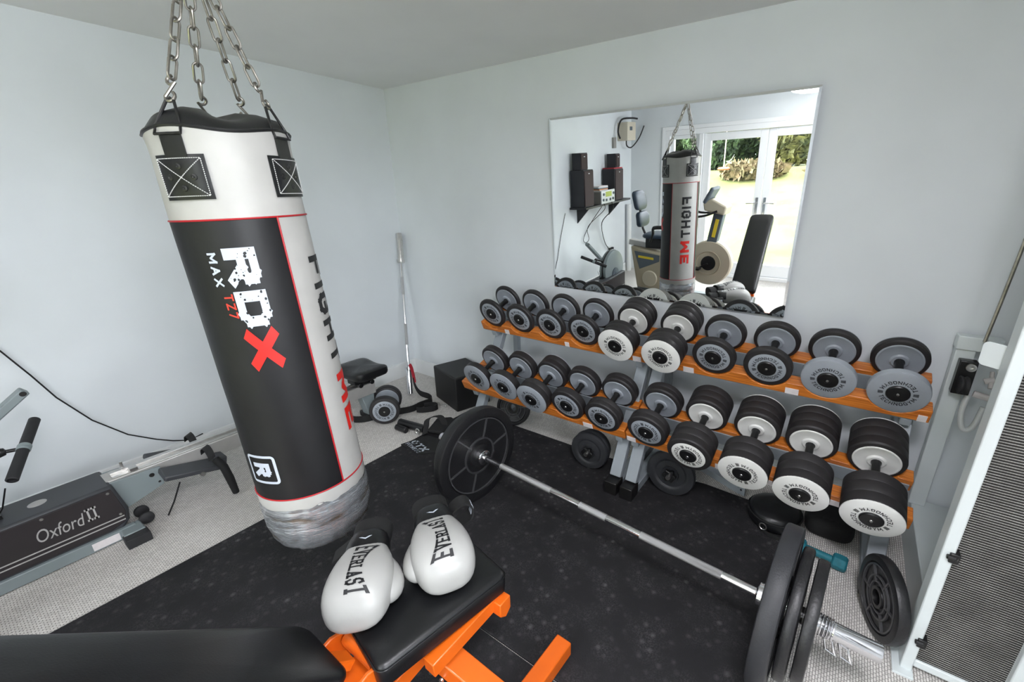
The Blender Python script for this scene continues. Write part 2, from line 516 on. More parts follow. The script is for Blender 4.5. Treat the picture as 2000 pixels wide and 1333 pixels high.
SLAB = {'E': [(0, 1), (0, 0)], 'V': [(0, 1), (.6, 1)], 'R': [(0, 1), (0, 0), (.6, 0)], 'L': [(0, 1), (0, 0)],
        'A': [(0, 0), (.6, 0)], 'S': [], 'T': [(.3, 0)], 'I': [(0, 0), (0, 1)]}


def glyph_w(ch): return max(p[0] for l in G[ch] for p in l)


def text_quads(txt, h, t, gap=.18, wscale=1., slab=0, step=.01):
    """list of (quad) in 2D starting at x=0, baseline 0..h, plus total width; t = stroke thickness (units of h)"""
    x = 0; out = []
    for ch in txt:
        if ch == ' ': x += .45 * h; continue
        w = glyph_w(ch)
        sc = (1 - t)

        def P(p): return V((x + (t / 2 + p[0] * wscale) * h, (t / 2 + p[1] * sc) * h))
        segs = []
        for l in G[ch]:
            for a, b in zip(l[:-1], l[1:]): segs.append((P(a), P(b)))
        for p in (SLAB.get(ch, []) if slab else []):
            q = P(p); segs.append((q - V((slab * h, 0)), q + V((slab * h, 0))))
        for a, b in segs:
            d = (b - a); L = d.length; d /= L; n = V((-d.y, d.x)) * t * h / 2; a2, b2 = a - d * t * h / 2, b + d * t * h / 2
            k = max(1, int((b2 - a2).length / step))
            for i in range(k):
                p, q = a2.lerp(b2, i / k), a2.lerp(b2, (i + 1) / k)
                out.append((p - n, q - n, q + n, p + n))
        x += (w * wscale + t + gap) * h
    return out, x - gap * h


def quads_mesh(name, quads, f):
    vs = []; fs = []
    for q in quads:
        o = len(vs); vs += [f(p.x, p.y) for p in q]; fs.append((o, o + 1, o + 2, o + 3))
    me = bpy.data.meshes.new(name); me.from_pydata([tuple(v) for v in vs], [], fs)
    me.shade_smooth()
    return me


def font_mesh(name, txt, size, shear=0, f=None):
    c = bpy.data.curves.new('t', 'FONT'); c.body = txt; c.size = size; c.shear = shear; c.resolution_u = 4
    o = bpy.data.objects.new('t', c); COL.objects.link(o)
    dg = bpy.context.evaluated_depsgraph_get(); dg.update()
    me = bpy.data.meshes.new_from_object(o.evaluated_get(dg))
    bpy.data.objects.remove(o); me.name = name
    if f:
        for v in me.vertices: v.co = f(v.co.x, v.co.y)
    return me


# ================================================================== ROOM
XR, YN, H = 4.5, -4.3, 2.4
struct(MB().bb(-.12, XR + .12, YN - .12, .12, -.12, 0).obj('floor', 'carpet'))
struct(MB().bb(-.12, XR + .12, YN - .12, .12, H, H + .12).obj('ceiling', 'ceil'))
struct(MB().bb(-.12, 0, YN, .0, 0, H).obj('wall_left', 'wall'))
struct(MB().bb(-.12, XR + .12, 0, .12, 0, H).obj('wall_back', 'wall'))
WY0, WY1, WZ0, WZ1 = -3.55, -2.15, 1.0, 2.10  # opening for the added side window
struct(MB().bb(XR, XR + .12, YN, WY0, 0, H).bb(XR, XR + .12, WY1, 0, 0, H).bb(XR, XR + .12, WY0, WY1, 0, WZ0).bb(XR, XR + .12, WY0, WY1, WZ1, H).obj('wall_right', 'wall'))
wf_ = MB().bb(XR + .02, XR + .09, WY0, WY0 + .06, WZ0, WZ1).bb(XR + .02, XR + .09, WY1 - .06, WY1, WZ0, WZ1).bb(XR + .02, XR + .09, WY0, WY1, WZ0, WZ0 + .06).bb(XR + .02, XR + .09, WY0, WY1, WZ1 - .06, WZ1).bb(XR + .02, XR + .09, -2.88, -2.82, WZ0, WZ1)
win = struct(wf_.obj('window_1', 'trim', None, .003))  # unseen window, added to light the left wall and the bag
for y0, y1 in ((WY0 + .06, -2.88), (-2.82, WY1 - .06)): MB().bb(XR + .05, XR + .06, y0 - .004, y1 + .004, WZ0 + .056, WZ1 - .056).obj('pane', 'glass', win)
MB().bb(XR - .12, XR + .02, WY0 - .05, WY1 + .05, WZ0 - .03, WZ0).obj('window_sill', 'trim', win, .004)  # sill of the added window
DX0, DX1, DZ = .56, 3.42, 2.06
b = MB().bb(-.12, DX0, YN - .12, YN, 0, H).bb(DX1, XR + .12, YN - .12, YN, 0, H).bb(DX0, DX1, YN - .12, YN, DZ, H)
struct(b.obj('wall_front', 'wall'))


def skirting(name, prof_dir, a, c):
    a, c = V(a), V(c); n = V(prof_dir)
    b = MB().prism([(0, 0), (.018, 0), (.018, .115), (.012, .13), (0, .134)], a, n, V((0, 0, 1)), c - a)
    return struct(b.obj(name, 'trim'))


skirting('baseboard_left', (1, 0, 0), (0, YN, 0), (0, 0, 0))
skirting('baseboard_back', (0, -1, 0), (0, 0, 0), (XR, 0, 0))
skirting('baseboard_right', (-1, 0, 0), (XR, YN, 0), (XR, 0, 0))
skirting('baseboard_front', (0, 1, 0), (0, YN, 0), (DX0 - .06, 0, 0) if False else (DX0 - .06, YN, 0))

# ---- glazed garden doors in the wall behind the camera
yd = YN - .06


def pane_frame(root, x0, x1, z0, z1, w, name, y=yd, d=.06):
    b = MB().bb(x0, x0 + w, y - d / 2, y + d / 2, z0, z1).bb(x1 - w, x1, y - d / 2, y + d / 2, z0, z1)
    b.bb(x0 + w, x1 - w, y - d / 2, y + d / 2, z0, z0 + w * 1.7).bb(x0 + w, x1 - w, y - d / 2, y + d / 2, z1 - w, z1)
    o = b.obj(name, 'upvc', root, .004)
    g = MB().bb(x0 + w - .004, x1 - w + .004, y - .006, y + .006, z0 + w * 1.7 - .004, z1 - w + .004).obj('pane', 'glass', o)
    return o


dr = MB().bb(DX0, DX0 + .07, yd - .06, yd + .07, 0, DZ).bb(DX1 - .07, DX1, yd - .06, yd + .07, 0, DZ).bb(DX0 + .07, DX1 - .07, yd - .06, yd + .07, DZ - .07, DZ)
dr.bb(DX0 + .07, DX1 - .07, yd - .06, yd + .07, 0, .05).bb(1.06, 1.12, yd - .06, yd + .065, .05, DZ - .07).bb(2.80, 2.86, yd - .06, yd + .065, .05, DZ - .07)
door = struct(dr.obj('door_1', 'upvc', None, .005))
pane_frame(door, DX0 + .07, 1.06, .05, DZ - .07, .05, 'sidelight_frame')
pane_frame(door, 2.86, DX1 - .07, .05, DZ - .07, .05, 'sidelight_frame')
for x0, x1, hx, sg in ((1.12, 1.96, 1.91, -1), (1.96, 2.80, 2.01, 1)):
    lf = pane_frame(door, x0 + .004, x1 - .004, .055, DZ - .075, .095, 'door_leaf')
    hb = MB().bb(hx - .016, hx + .016, yd + .031, yd + .04, .92, 1.14)
    hb.cyl((hx, yd + .035, 1.07), (hx, yd + .085, 1.07), .011, seg=12).tube([(hx, yd + .08, 1.07), (hx + sg * .05, yd + .085, 1.07), (hx + sg * .13, yd + .08, 1.068)], .009)
    hb.obj('door_handle', 'chrome', lf)
t = MB().bb(DX0 - .05, DX0, YN, YN + .015, 0, DZ + .05).bb(DX1, DX1 + .05, YN, YN + .015, 0, DZ + .05).bb(DX0, DX1, YN, YN + .015, DZ, DZ + .05)
struct(t.obj('trim_1', 'upvc', None, .003))

# ================================================================== WALL MIRROR
mx0, mx1, mz0, mz1 = 1.632, 3.081, 1.003, 2.045
mn = V((.020988, 1, .052464)).normalized()      # hung a little skewed, top leaning into the room
mo = V(((mx0 + mx1) / 2, -.042, (mz0 + mz1) / 2))
fx = (V((1, 0, 0)) - mn * mn.x).normalized(); fz = fx.cross(mn)
w_, h_ = (mx1 - mx0) / 2, (mz1 - mz0) / 2
mb = MB(); bv = .012
p0 = [(-w_, -h_), (w_, -h_), (w_, h_), (-w_, h_)]; p1 = [(-w_ + bv, -h_ + bv), (w_ - bv, -h_ + bv), (w_ - bv, h_ - bv), (-w_ + bv, h_ - bv)]
P3 = lambda q, n: mo + fx * q[0] + fz * q[1] - mn * n
mb.add([P3(p, 0) for p in p0] + [P3(p, .003) for p in p0] + [P3(p, .0055) for p in p1],
       [(3, 2, 1, 0)] + [(i, (i + 1) % 4, (i + 1) % 4 + 4, i + 4) for i in range(4)] + [(i + 4, (i + 1) % 4 + 4, (i + 1) % 4 + 8, i + 8) for i in range(4)] + [(8, 9, 10, 11)])
wm = mb.obj('wall_mirror', 'mirror', None, angle=2)
tag(wm, 'large frameless rectangular mirror on the wall above the dumbbell racks', 'mirror')
MB().bb(mo.x - .3, mo.x + .3, -.03, -.001, mz1 - .12, mz1 - .08).bb(mo.x - .3, mo.x + .3, -.01, -.001, mz0 + .1, mz0 + .14).obj('hanging_batten', 'wood', wm)

# ================================================================== FLOOR MATS
def slab(name, poly, z0, z1, m, bevel=.003):
    return MB().prism([(a, b) for a, b in poly], (0, 0, z0), (1, 0, 0), (0, 1, 0), (0, 0, z1 - z0)).obj(name, m, None, bevel)


g1 = slab('rubber_mat', [(1.02, -1.618), (3.30, -1.618), (3.285, -.43), (3.10, -.245), (2.85, -.235), (2.2, -.31), (1.03, -.318)], .0005, .011, 'mat')
tag(g1, 'black flecked gym mat under the barbell and racks', 'mat')
g2 = slab('rubber_mat', [(1.02, -2.8), (3.30, -2.8), (3.30, -1.623), (1.02, -1.623)], .0005, .011, 'mat')
tag(g2, 'black flecked gym mat under the bench, beyond the seam', 'mat')
MT = .011

# ================================================================== DUMBBELL RACKS
HALF = .0675
UP = dict(yc=-.263, zc=.880, t=.360)
LO = dict(yc=-.486, zc=.509, t=.369)
RU = .106
UD = [(1.354, .030, 'g', 0, .073), (1.597, .034, 'g', 0, .073), (1.838, .034, 'g', 0, .073), (2.077, .034, 'g', 0, .073), (2.323, .113, 'w', 1, .0675), (2.59, .128, 'w', 1, .070), (2.835, .042, 'g', 0, .080), (3.082, .044, 'g', 0, .082), (3.327, .040, 'g', 2, .087), (3.573, .040, 'g', 2, .088)]
LD = [(1.41, .052, 'g', 1), (1.645, .058, 'g', 1), (1.886, .088, 'g', 1), (2.117, .056, 'g', 0), (2.349, .068, 'g', 0), (2.608, .073, 'g', 0), (2.845, .132, 'w', 0), (3.087, .138, 'w', 1), (3.316, .15, 'w', 1), (3.56, .158, 'w', 1)]
LD = [d + (HALF,) for d in LD]


def sl(q, s, n, x=0):
    c, d = math.cos(q['t']), math.sin(q['t'])
    return V((x, q['yc'] + s * c - n * d, q['zc'] + s * d + n * c))


def board(q, xs, xa, xb, s0, s1):
    top, rc, bot = -.064, RU + .0015, -.128
    prof = [(xa, bot), (xb, bot), (xb, top)]
    for x in sorted(xs, reverse=True):
        hw = math.sqrt(rc * rc - top * top)
        for i in range(13):
            u = hw - 2 * hw * i / 12
            px = x + u
            if xa + .001 < px < xb - .001: prof.append((px, -math.sqrt(max(0, rc * rc - u * u))))
    prof.append((xa, top))
    c, d = math.cos(q['t']), math.sin(q['t'])
    return MB().prism(prof, sl(q, s0, 0), (1, 0, 0), (0, -d, c), V((0, c, d)) * (s1 - s0))


def sbox(b, q, xa, xb, s0, s1, n0, n1):
    c, d = math.cos(q['t']), math.sin(q['t'])
    rot = Matrix(((1, 0, 0), (0, c, -d), (0, d, c)))
    return b.box(sl(q, (s0 + s1) / 2, (n0 + n1) / 2, (xa + xb) / 2), (xb - xa, s1 - s0, n1 - n0), rot)


def rack(xa, xb, posts, lab, stickers):
    root = empty('dumbbell_rack', lab, 'dumbbell rack', ((xa + xb) / 2, -.3, 0), 'two tier dumbbell racks')
    for q, D in ((UP, UD), (LO, LD)):
        xs = [d[0] for d in D]
        for s0, s1 in ((-.126, -.064), (.064, .126)):
            bo = board(q, xs, xa, xb, s0, s1).obj('shelf_board', 'wood', root, .003)
            if s0 < 0:
                for k, (qq, sx, w) in enumerate(stickers):
                    if qq is q:
                        st = MB(); sbox(st, q, sx - w / 2, sx + w / 2, -.1285, -.1262, -.126, -.092)
                        st.obj('price_sticker', 'paper', bo)
        for sg in (-1, 1):
            b = MB(); sbox(b, q, xa + .01, xb - .01, *sorted((sg * .056, sg * .063)), -.165, -.085)
            sbox(b, q, xa + .01, xb - .01, *sorted((sg * .056, sg * .122)), -.134, -.129)
            b.obj('shelf_rail', 'rack', root, .001)
    a = sl(LO, 0, -.15); c = sl(UP, 0, -.15)
    for x in posts:
        d = (c - a); p = a - d * ((a.z - .06) / d.z); e = c + d * .02
        b = MB().beam((x, -.552, .088), (x, e.y, e.z), .066, .045, up=(0, 1, 0))
        for q in (UP, LO): sbox(b, q, x - .02, x + .02, -.12, .12, -.175, -.135)
        b.obj('upright', 'rack', root, .004)
        f = MB().bb(x - .033, x + .033, -.545, -.055, MT + .002, .066).obj('foot_runner', 'rack', root, .003)
        MB().bb(x - .037, x + .037, -.628, -.535, MT, .088).obj('rubber_cap', 'foot_iron', f, .005)
        MB().bb(x - .02, x + .02, -.095, -.055, .06, UP['zc'] - .06).obj('wall_post', 'rack', root, .003)
    rebase(root, root.location)
    return root


ST = [(UP, 1.475, .036), (UP, 1.955, .03), (UP, 2.42, .05), (UP, 2.712, .055), (UP, 3.198, .056), (UP, 3.675, .03),
      (LO, 2.24, .06), (LO, 2.51, .05), (LO, 2.965, .03), (LO, 3.20, .05), (LO, 3.44, .05)]
rack(1.250, 2.472, (1.335, 2.425), 'grey steel rack with orange wooden shelves, the one nearer the room corner', [s for s in ST if s[1] < 2.46])
rack(2.480, 3.700, (2.520, 3.630), 'grey steel rack with orange wooden shelves, the one nearer the cable machine', [s for s in ST if s[1] > 2.48])

# ================================================================== DUMBBELLS
tq, tw = text_quads('TECHNOGYM', .0165, .17, .22, 1.0, 0, .004)


def ring_text(rm):
    quads = []
    span = tw / rm
    for k in range(2):
        for q in tq:
            quads.append(tuple(V(((math.pi * 1.5 - span / 2 + p.x / rm) + k * math.pi, rm + .00825 - p.y)) for p in q))
        for j in range(3):
            a = math.pi * k + (j - 1) * .085
            quads.append(tuple(V((a + da, rm + dr_)) for da, dr_ in ((-.03, -.009), (.03, -.009), (.03, .009), (-.03, .009))))
    vs = []; fs = []
    for q in quads:
        o = len(vs); vs += [(p.y * math.cos(p.x), p.y * math.sin(p.x), 0) for p in q]; fs.append((o, o + 1, o + 2, o + 3))
    me = bpy.data.meshes.new('lettering'); me.from_pydata(vs, [], fs); me.materials.append(M['ink'])
    return me


RT = ring_text(.0575)
_face = {}


def face_meshes(full, col):
    """face disc, hub cap, inner disc in head space: z = outward, z=0 the outer plane"""
    k = (full, col)
    if k in _face: return _face[k]
    mname = 'grey_face' if col == 'g' else 'white_face'
    rf = .1045 if full else .083
    f = MB().lathe([(0, .0), (rf - .004, .0), (rf, -.002), (rf, -.009 if full else -.004)], seg=48).mesh('face_disc'); f.materials.append(M[mname])
    hcap = MB().lathe([(.041, .0005), (.0405, .005), (.037, .0085), (.012, .0095), (.0115, .0085), (0, .0085)], seg=32).mesh('hub_cap'); hcap.materials.append(M['hub'])
    sc = MB().lathe([(0, .0112), (.005, .0108), (.0062, .0085)], seg=14).mesh('bolt'); sc.materials.append(M['steel'])
    inn = MB().lathe([(.017, .008), (.03, .0085), (.034, .0055), (.037, .002), (.076, .001), (.081, .004), (.0855, .003), (.087, 0)], seg=48).mesh('inner_disc'); inn.materials.append(M[mname])
    _face[k] = (f, hcap, sc, inn)
    return _face[k]


HANDLE = MB().lathe([(0.019, -HALF), (.0195, -HALF + .012), (.0155, -HALF + .02), (.0165, 0), (.0155, HALF - .02), (.0195, HALF - .012), (.019, HALF)], seg=20).mesh('handle')
HANDLE.materials.append(M['hub'])
_head = {}


def head_mesh(t, painted=False):
    t = round(t, 3); key = (t, painted)
    if key in _head: return _head[key]
    r = RU; n = 3 if t > .1 else (2 if t > .062 else 1)
    prof = [(0, .0), (.08, .0), (r - .014, .0005), (r - .005, .004), (r, .011)]
    if n > 1:
        for i in range(1, n):
            z = t * i / n
            prof += [(r, z - .005), (r - .0025, z), (r, z + .005)]
    prof += [(r, t - .009), (r - .004, t - .003), (r - .012, t - .0008), (0, t - .0008)]
    me = MB().lathe(prof, seg=56).mesh('weight_head', 30); me.materials.append(M['grey_face' if painted else 'tyre'])
    _head[key] = me
    return me


def dumbbell(loc, tilt, t, col, full, label, group, roll=0, yaw=0, half=HALF):
    root = empty('dumbbell', label, 'dumbbell', loc, group)
    root.rotation_euler = (tilt, 0, yaw)          # handle runs along local y
    ax = Matrix.Rotation(R(-90), 4, 'X')
    hd = link('handle', HANDLE, None, root); hd.matrix_local = ax @ Matrix.Diagonal((1, 1, half / HALF, 1))
    f, hc, sc, inn = face_meshes(bool(full), col)
    for sg in (-1, 1):
        head = link('weight_head', head_mesh(t, full == 2 and sg < 0), None, root)
        rot = Matrix.Rotation(R(90 if sg < 0 else -90), 4, 'X')
        head.matrix_local = Matrix.Translation((0, sg * half, 0)) @ rot @ Matrix.Rotation(roll + sg, 4, 'Z')
        o = link('face_disc', f, None, head); o.location = (0, 0, t + .0002)
        o = link('lettering', RT, None, head); o.location = (0, 0, t + .0009)
        o = link('hub_cap', hc, None, head); o.location = (0, 0, t)
        o = link('bolt', sc, None, head); o.location = (0, 0, t)
        o = link('inner_disc', inn, None, head); o.rotation_euler = (math.pi, 0, 0); o.location = (0, 0, .0004)
    return root


ORD = ['leftmost', 'second from the left', 'third from the left', 'fourth from the left', 'fifth from the left', 'sixth from the left', 'seventh from the left', 'eighth from the left', 'ninth from the left', 'rightmost']


def ddesc(t, col, full):
    c = 'grey' if col == 'g' else 'white'
    th = 'thin' if t < .05 else ('thick' if t > .1 else 'medium')
    return '%s %s-faced %s dumbbell' % (th, c, 'rimless' if full else 'black-rimmed')


rolls = [-.9, -.75, -.6, -.5, -.35, -.45, -.1, .35, .12, .1]
for i, (x, t, c, f, hf) in enumerate(UD):
    dumbbell((x, UP['yc'], UP['zc']), UP['t'], t, c, f, ddesc(t, c, f) + ', %s on the upper shelves' % ORD[i], 'dumbbells on the upper shelves', rolls[i] + 1, 0, hf)
rolls = [-1.2, -1.1, -.9, -.8, -.7, -1.3, -1.1, -1.2, -.5, -.45]
for i, (x, t, c, f, hf) in enumerate(LD):
    dumbbell((x, LO['yc'], LO['zc']), LO['t'], t, c, f, ddesc(t, c, f) + ', %s on the lower shelves' % ORD[i], 'dumbbells on the lower shelves', rolls[i] + 1)
# one more on the floor near the corner
dumbbell((.575, -.735, RU + .001), 0, .062, 'g', 0, 'grey faced dumbbell lying on the carpet beside the rowing machine seat', None, -.2, R(49))

# ================================================================== BARBELL
BA, BB = V((1.880, -1.043, .279)), V((3.263, -1.134, .279))
bd = (BB - BA).normalized()
bside = V((-bd.y, bd.x, 0))


def along(x): return BA + bd * x


LB = (BB - BA).length
bar = empty('barbell', 'chrome olympic barbell resting on its loaded plates across the mat', 'barbell', (2.57, -1.09, MT))
MB().cyl(along(0), along(LB), .0155, seg=20).obj('shaft', 'chrome', bar)
MB().cyl(along(.13), along(.46), .0159, seg=20).cyl(along(LB - .46), along(LB - .13), .0159, seg=20).cyl(along(LB / 2 - .07), along(LB / 2 + .07), .0159, seg=20).obj('knurling', 'knurl', bar)
for sg, o in ((-1, 0), (1, LB)):
    a = along(o)
    d = bd * sg
    MB().lathe([(.0155, -.012), (.033, -.01), (.040, -.004), (.040, .024), (.0275, .026), (.0275, .345), (.024, .35), (0, .35)], a, d, 32).obj('sleeve', 'chrome', bar)
rebase(bar, bar.location)

RP = .268


def plate(name, c, axis, r, t, label, group=None, style=0, mname='plate', roll=0, bush='steel'):
    """weight plate: centre c of its face, axis the outward direction of the decorated face, body behind it"""
    root = empty(name, label, 'weight plate', c, group)
    q = V(axis).normalized().to_track_quat('Z', 'Y')
    root.rotation_euler = (q.to_matrix() @ Matrix.Rotation(roll, 3, 'Z')).to_euler()
    b = MB()
    rin = r * .80
    hb = .028
    face = [(hb, 0), (r * .22, 0), (r * .24, -.002), (r * .25, -.009), (rin - .006, -.010), (rin, -.008), (rin + .004, 0), (r - .010, 0), (r - .003, -.003), (r, -.010)]
    back = [(r, -t + .010), (r - .003, -t + .003), (r - .010, -t), (rin + .004, -t), (rin, -t + .008), (r * .25, -t + .010), (r * .24, -t), (hb, -t), (hb, 0)]
    b.lathe(face + back, seg=64)
    b.obj('disc', mname, root)
    rb = MB()
    for zz in (-.006, -t + .006):
        for k in range(6):
            a = math.pi * 2 * k / 6 + .2; d = V((math.cos(a), math.sin(a), 0))
            rb.beam(d * r * .38 + V((0, 0, zz)), d * (rin - .003) + V((0, 0, zz)), .007, .009)
        for rr in (r * .36, rin - .006, r * .5 if style else r * .37):
            rb.lathe([(rr - .003, zz - .003), (rr - .003, zz + .0045), (rr + .003, zz + .0045), (rr + .003, zz - .003), (rr - .003, zz - .003)], seg=48)
    rb.obj('raised_ribs', 'plate_rib' if mname == 'plate' else mname, root)
    rim = MB().lathe([(hb + .012, .001), (hb, .0012), (hb - .001, -.004), (hb - .001, -t + .004), (hb, -t - .0012), (hb + .012, -t - .001)], seg=32).obj('centre_bush', bush, root)
    return root


def bplate(o, sg, r, t, label, face=1, style=0, mname='plate'):
    """hangs on a sleeve: o = distance of its inner face from the collar"""
    s0 = LB if sg > 0 else 0
    c = along(s0 + sg * (.026 + o))
    if r < RP: c = c - V((0, 0, 0.0))
    return plate('weight_plate', c, -bd * sg, r, t, label, 'plates on the barbell', style, mname)


bplate(0, -1, RP, .052, 'large black spoked plate on the barbell end nearer the corner, inner one', mname='plate')
bplate(.056, -1, RP * .86, .045, 'black plate behind the large spoked plate, on the corner end of the barbell', mname='plate')
bplate(0, 1, RP, .058, 'large grey-black rubber plate, innermost on the near end of the barbell', mname='plate_rubber')
bplate(.066, 1, .215, .036, 'smaller black plate sandwiched mid way on the near end of the barbell', mname='plate')
bplate(.113, 1, .195, .036, 'smaller black plate, outermost on the near end beside the spring clip', mname='plate')

# spring collar
sc0 = LB + .026 + .155
pts = []
for i in range(5 * 16 + 1):
    a = i / 16 * 2 * math.pi; u = V((0, 0, 1)); w = bside
    pts.append(along(sc0 + .0085 * i / 16) + (u * math.cos(a) + w * math.sin(a)) * .031)
cl = MB().tube(pts, .0038, 8)
for e, s_ in ((pts[0], 0), (pts[-1], .02)):
    dv = V((.30, -.25, -.92)).normalized()
    p1_ = e + dv * .10
    cl.tube([e, e + dv * .05, p1_, p1_ + bd * .028 + dv * .008, p1_ + bd * .024 - dv * .035, p1_ - dv * .04 + bd * .004], .0035, 8)
tag(cl.obj('spring_clip', 'chrome'), 'chrome spring collar clipped round the barbell sleeve', 'barbell clip')

# ================================================================== PUNCH BAG
bT, bB = V((1.771, -1.882, 1.778)), V((1.803, -1.84, .397))
bax = (bT - bB).normalized(); BL = (bT - bB).length
bu = bax.cross(V((0, 1, 0))).normalized(); bv_ = bax.cross(bu)


def brad(h): return .174 + (.167 - .174) * h / BL


def bagp(deg, h, off=0):
    a = R(deg); r = brad(h) + off
    return bB + bax * h + (bu * math.cos(a) + bv_ * math.sin(a)) * r


bag = empty('punch_bag', 'tall black and white leather punch bag hanging on four chains', 'punch bag', (1.8, -1.84, .397))
hS0, hS1 = .242, 1.136      # lower and upper red seams


def shell(a0, a1, h0, h1, n=40, m=30, off=0, wob=0):
    vs = []; fs = []
    for j in range(m + 1):
        h = h0 + (h1 - h0) * j / m
        for i in range(n + 1):
            a = a0 + (a1 - a0) * i / n
            p = bagp(a, h); d = noise.noise(p * 5) * wob + noise.noise(p * 14) * wob * .35
            vs.append(bagp(a, h, off + d))
    for j in range(m):
        for i in range(n):
            k = j * (n + 1) + i; fs.append((k, k + 1, k + n + 2, k + n + 1))
    return MB().add(vs, fs)


SE = (62, 187.5, 275, 362.5)
for (a0, a1, mm) in ((SE[0], SE[1], 'bagblack'), (SE[1], SE[2], 'bagwhite'), (SE[2], SE[3], 'bagblack'), (SE[3], SE[0] + 360, 'bagwhite')):
    p = shell(a0, a1, hS0, hS1, 48, 40, 0, .0012).obj('panel', mm, bag)
    if mm == 'bagblack': p['label'] = 'black leather panel'
    else: p['label'] = 'white leather panel'
    if (a0, a1) == (SE[0], SE[1]): panA = p
    if (a0, a1) == (SE[1], SE[2]): panW = p
    if (a0, a1) == (SE[2], SE[3]): panB = p
# collar: white band at the top, sagging a little between the straps
vs = []; fs = []; n = 72; hh = [hS1, 1.17, 1.21, 1.25, 1.29, 1.33, 1.352]
for j, h in enumerate(hh):
    for i in range(n):
        a = 360 * i / n
        k = (j / (len(hh) - 1)) ** 2
        pull = .5 + .5 * math.cos(R((a - 123) * 4))
        top = k * (.012 * pull - .004)
        wr = (noise.noise(V((math.cos(R(a)) * 2.2, math.sin(R(a)) * 2.2, h * 3))) * .006 + math.cos(R((a - 123) * 4)) * .004 * k)
        vs.append(bagp(a, h + top, wr * min(1, j * .5) + (.004 if j == len(hh) - 1 else 0)))
for j in range(len(hh) - 1):
    for i in range(n):
        fs.append((j * n + i, j * n + (i + 1) % n, (j + 1) * n + (i + 1) % n, (j + 1) * n + i))
topring = [V(v) for v in vs[-n:]]
MB().add(vs, fs).obj('collar', 'bagwhite', bag, sub=1)
# black top cover dome
vs = []; fs = []
rings = [(1.004, .004), (.97, .012), (.88, .03), (.6, .045), (.3, .05)]
cen = bB + bax * 1.352
for k, dz in rings:
    for i in range(n): vs.append(cen + (topring[i] - cen) * k + bax * (dz * (1 + .25 * math.cos(R(360 * i / n * 3)))))
vs.append(cen + bax * .05)
for j in range(len(rings) - 1):
    for i in range(n): fs.append((j * n + i, j * n + (i + 1) % n, (j + 1) * n + (i + 1) % n, (j + 1) * n + i))
for i in range(n): fs.append(((len(rings) - 1) * n + i, (len(rings) - 1) * n + (i + 1) % n, len(rings) * n))
MB().add(vs, fs).tube([p + bax * .003 for p in topring], .0045, 8, True).obj('top_cover', 'vinyl', bag)
# lower white band and tape
MB().lathe([(brad(.2), .19), (brad(.22) + .0015, .2), (brad(.24) + .001, hS0 + .002)], bB, bax, 64).obj('hem_band', 'bagwhite', bag)
vs = []; fs = []; hh = [0, .004, .02, .045, .07, .10, .13, .155, .18, .196]; rr = [.0, .80, .90, .965, .995, 1.01, 1.012, 1.012, 1.012, 1.008]
n = 96
for j, h in enumerate(hh):
    for i in range(n):
        a = 2 * math.pi * i / n
        w = noise.noise(V((math.cos(a) * 6, math.sin(a) * 6, h * 45))) * .0055 + noise.noise(V((math.cos(a) * 14, math.sin(a) * 14, h * 90))) * .003
        r = brad(h) * rr[j] + (w if 0 < j < 9 else 0)
        hj = h + (noise.noise(V((math.cos(a) * 4, math.sin(a) * 4, 3))) * .014 if j == 9 else 0) - (.012 * (1 - rr[j]) if j == 0 else 0)
        vs.append(bB + bax * hj + (bu * math.cos(a) + bv_ * math.sin(a)) * max(r, .001))
for j in range(len(hh) - 1):
    for i in range(n): fs.append((j * n + i, j * n + (i + 1) % n, (j + 1) * n + (i + 1) % n, (j + 1) * n + i))
MB().add(vs, fs).obj('tape_wrap', 'foil', bag, angle=50)
# piping
pp = MB()
for h in (hS0, hS1): pp.tube([bagp(a, h, .001) for a in range(0, 360, 4)], .0026, 8, True)
for a in SE: pp.tube([bagp(a, hS0 + (hS1 - hS0) * i / 20, .001) for i in range(21)], .0026, 8)
pp.obj('piping', 'red', bag)


def bagtext(name, txt, par, m, a_base, h_top, h_len, height_deg, t, gap=.14, off=.0018, ws=None):
    """text running down the bag, letter tops towards larger angles"""
    hgt = R(height_deg) * .171
    q, w = text_quads(txt, hgt, t, gap, 1, 0, .008)
    k = h_len / w
    me = quads_mesh(name, q, lambda x, y: bagp(a_base + math.degrees(y / .171), h_top - x * k, off))
    return link(name, me, m, par)


bagtext('lettering', 'RD', panA, 'whiteink', 135.5, 1.062, .222, 26, .26, .13)['label'] = 'white letters'
bagtext('lettering', 'X', panA, 'redink', 134.5, .828, .118, 27, .27)['label'] = 'red letter'
bagtext('lettering', 'MAX', panA, 'whiteink', 122.5, 1.052, .092, 7.5, .2, .3)
bagtext('lettering', 'TZ7', panA, 'redfade', 126.5, .938, .07, 8, .18, .25)
bagtext('lettering', 'FIGHT', panW, 'ink', 213, 1.013, .365, 30, .22, .2)
bagtext('lettering', 'ME', panW, 'redink', 214, .615, .215, 29, .24, .2)
bagtext('lettering', 'RD', panB, 'whiteink', 312, 1.062, .222, 26, .29, .12)
bagtext('lettering', 'X', panB, 'redink', 311, .828, .118, 27, .27)
# worn blotches in the white letters (flaked paint)
fl = MB()
random.seed(3)
for (a0, a1, h0, h1) in ((137, 161, .85, 1.06),):
    for k in range(46):
        a = random.uniform(a0, a1); h = random.uniform(h0, h1); n = random.randint(4, 7); s_ = random.uniform(.0008, .0042)
        ring = [bagp(a + math.degrees(math.cos(2 * math.pi * i / n) * s_ * random.uniform(.6, 1.3) / .171), h + math.sin(2 * math.pi * i / n) * s_ * random.uniform(.6, 1.6), .0026) for i in range(n)]
        fl.add(ring, [tuple(range(n))])
fl.obj('flaked_paint', 'bagblack', panA)
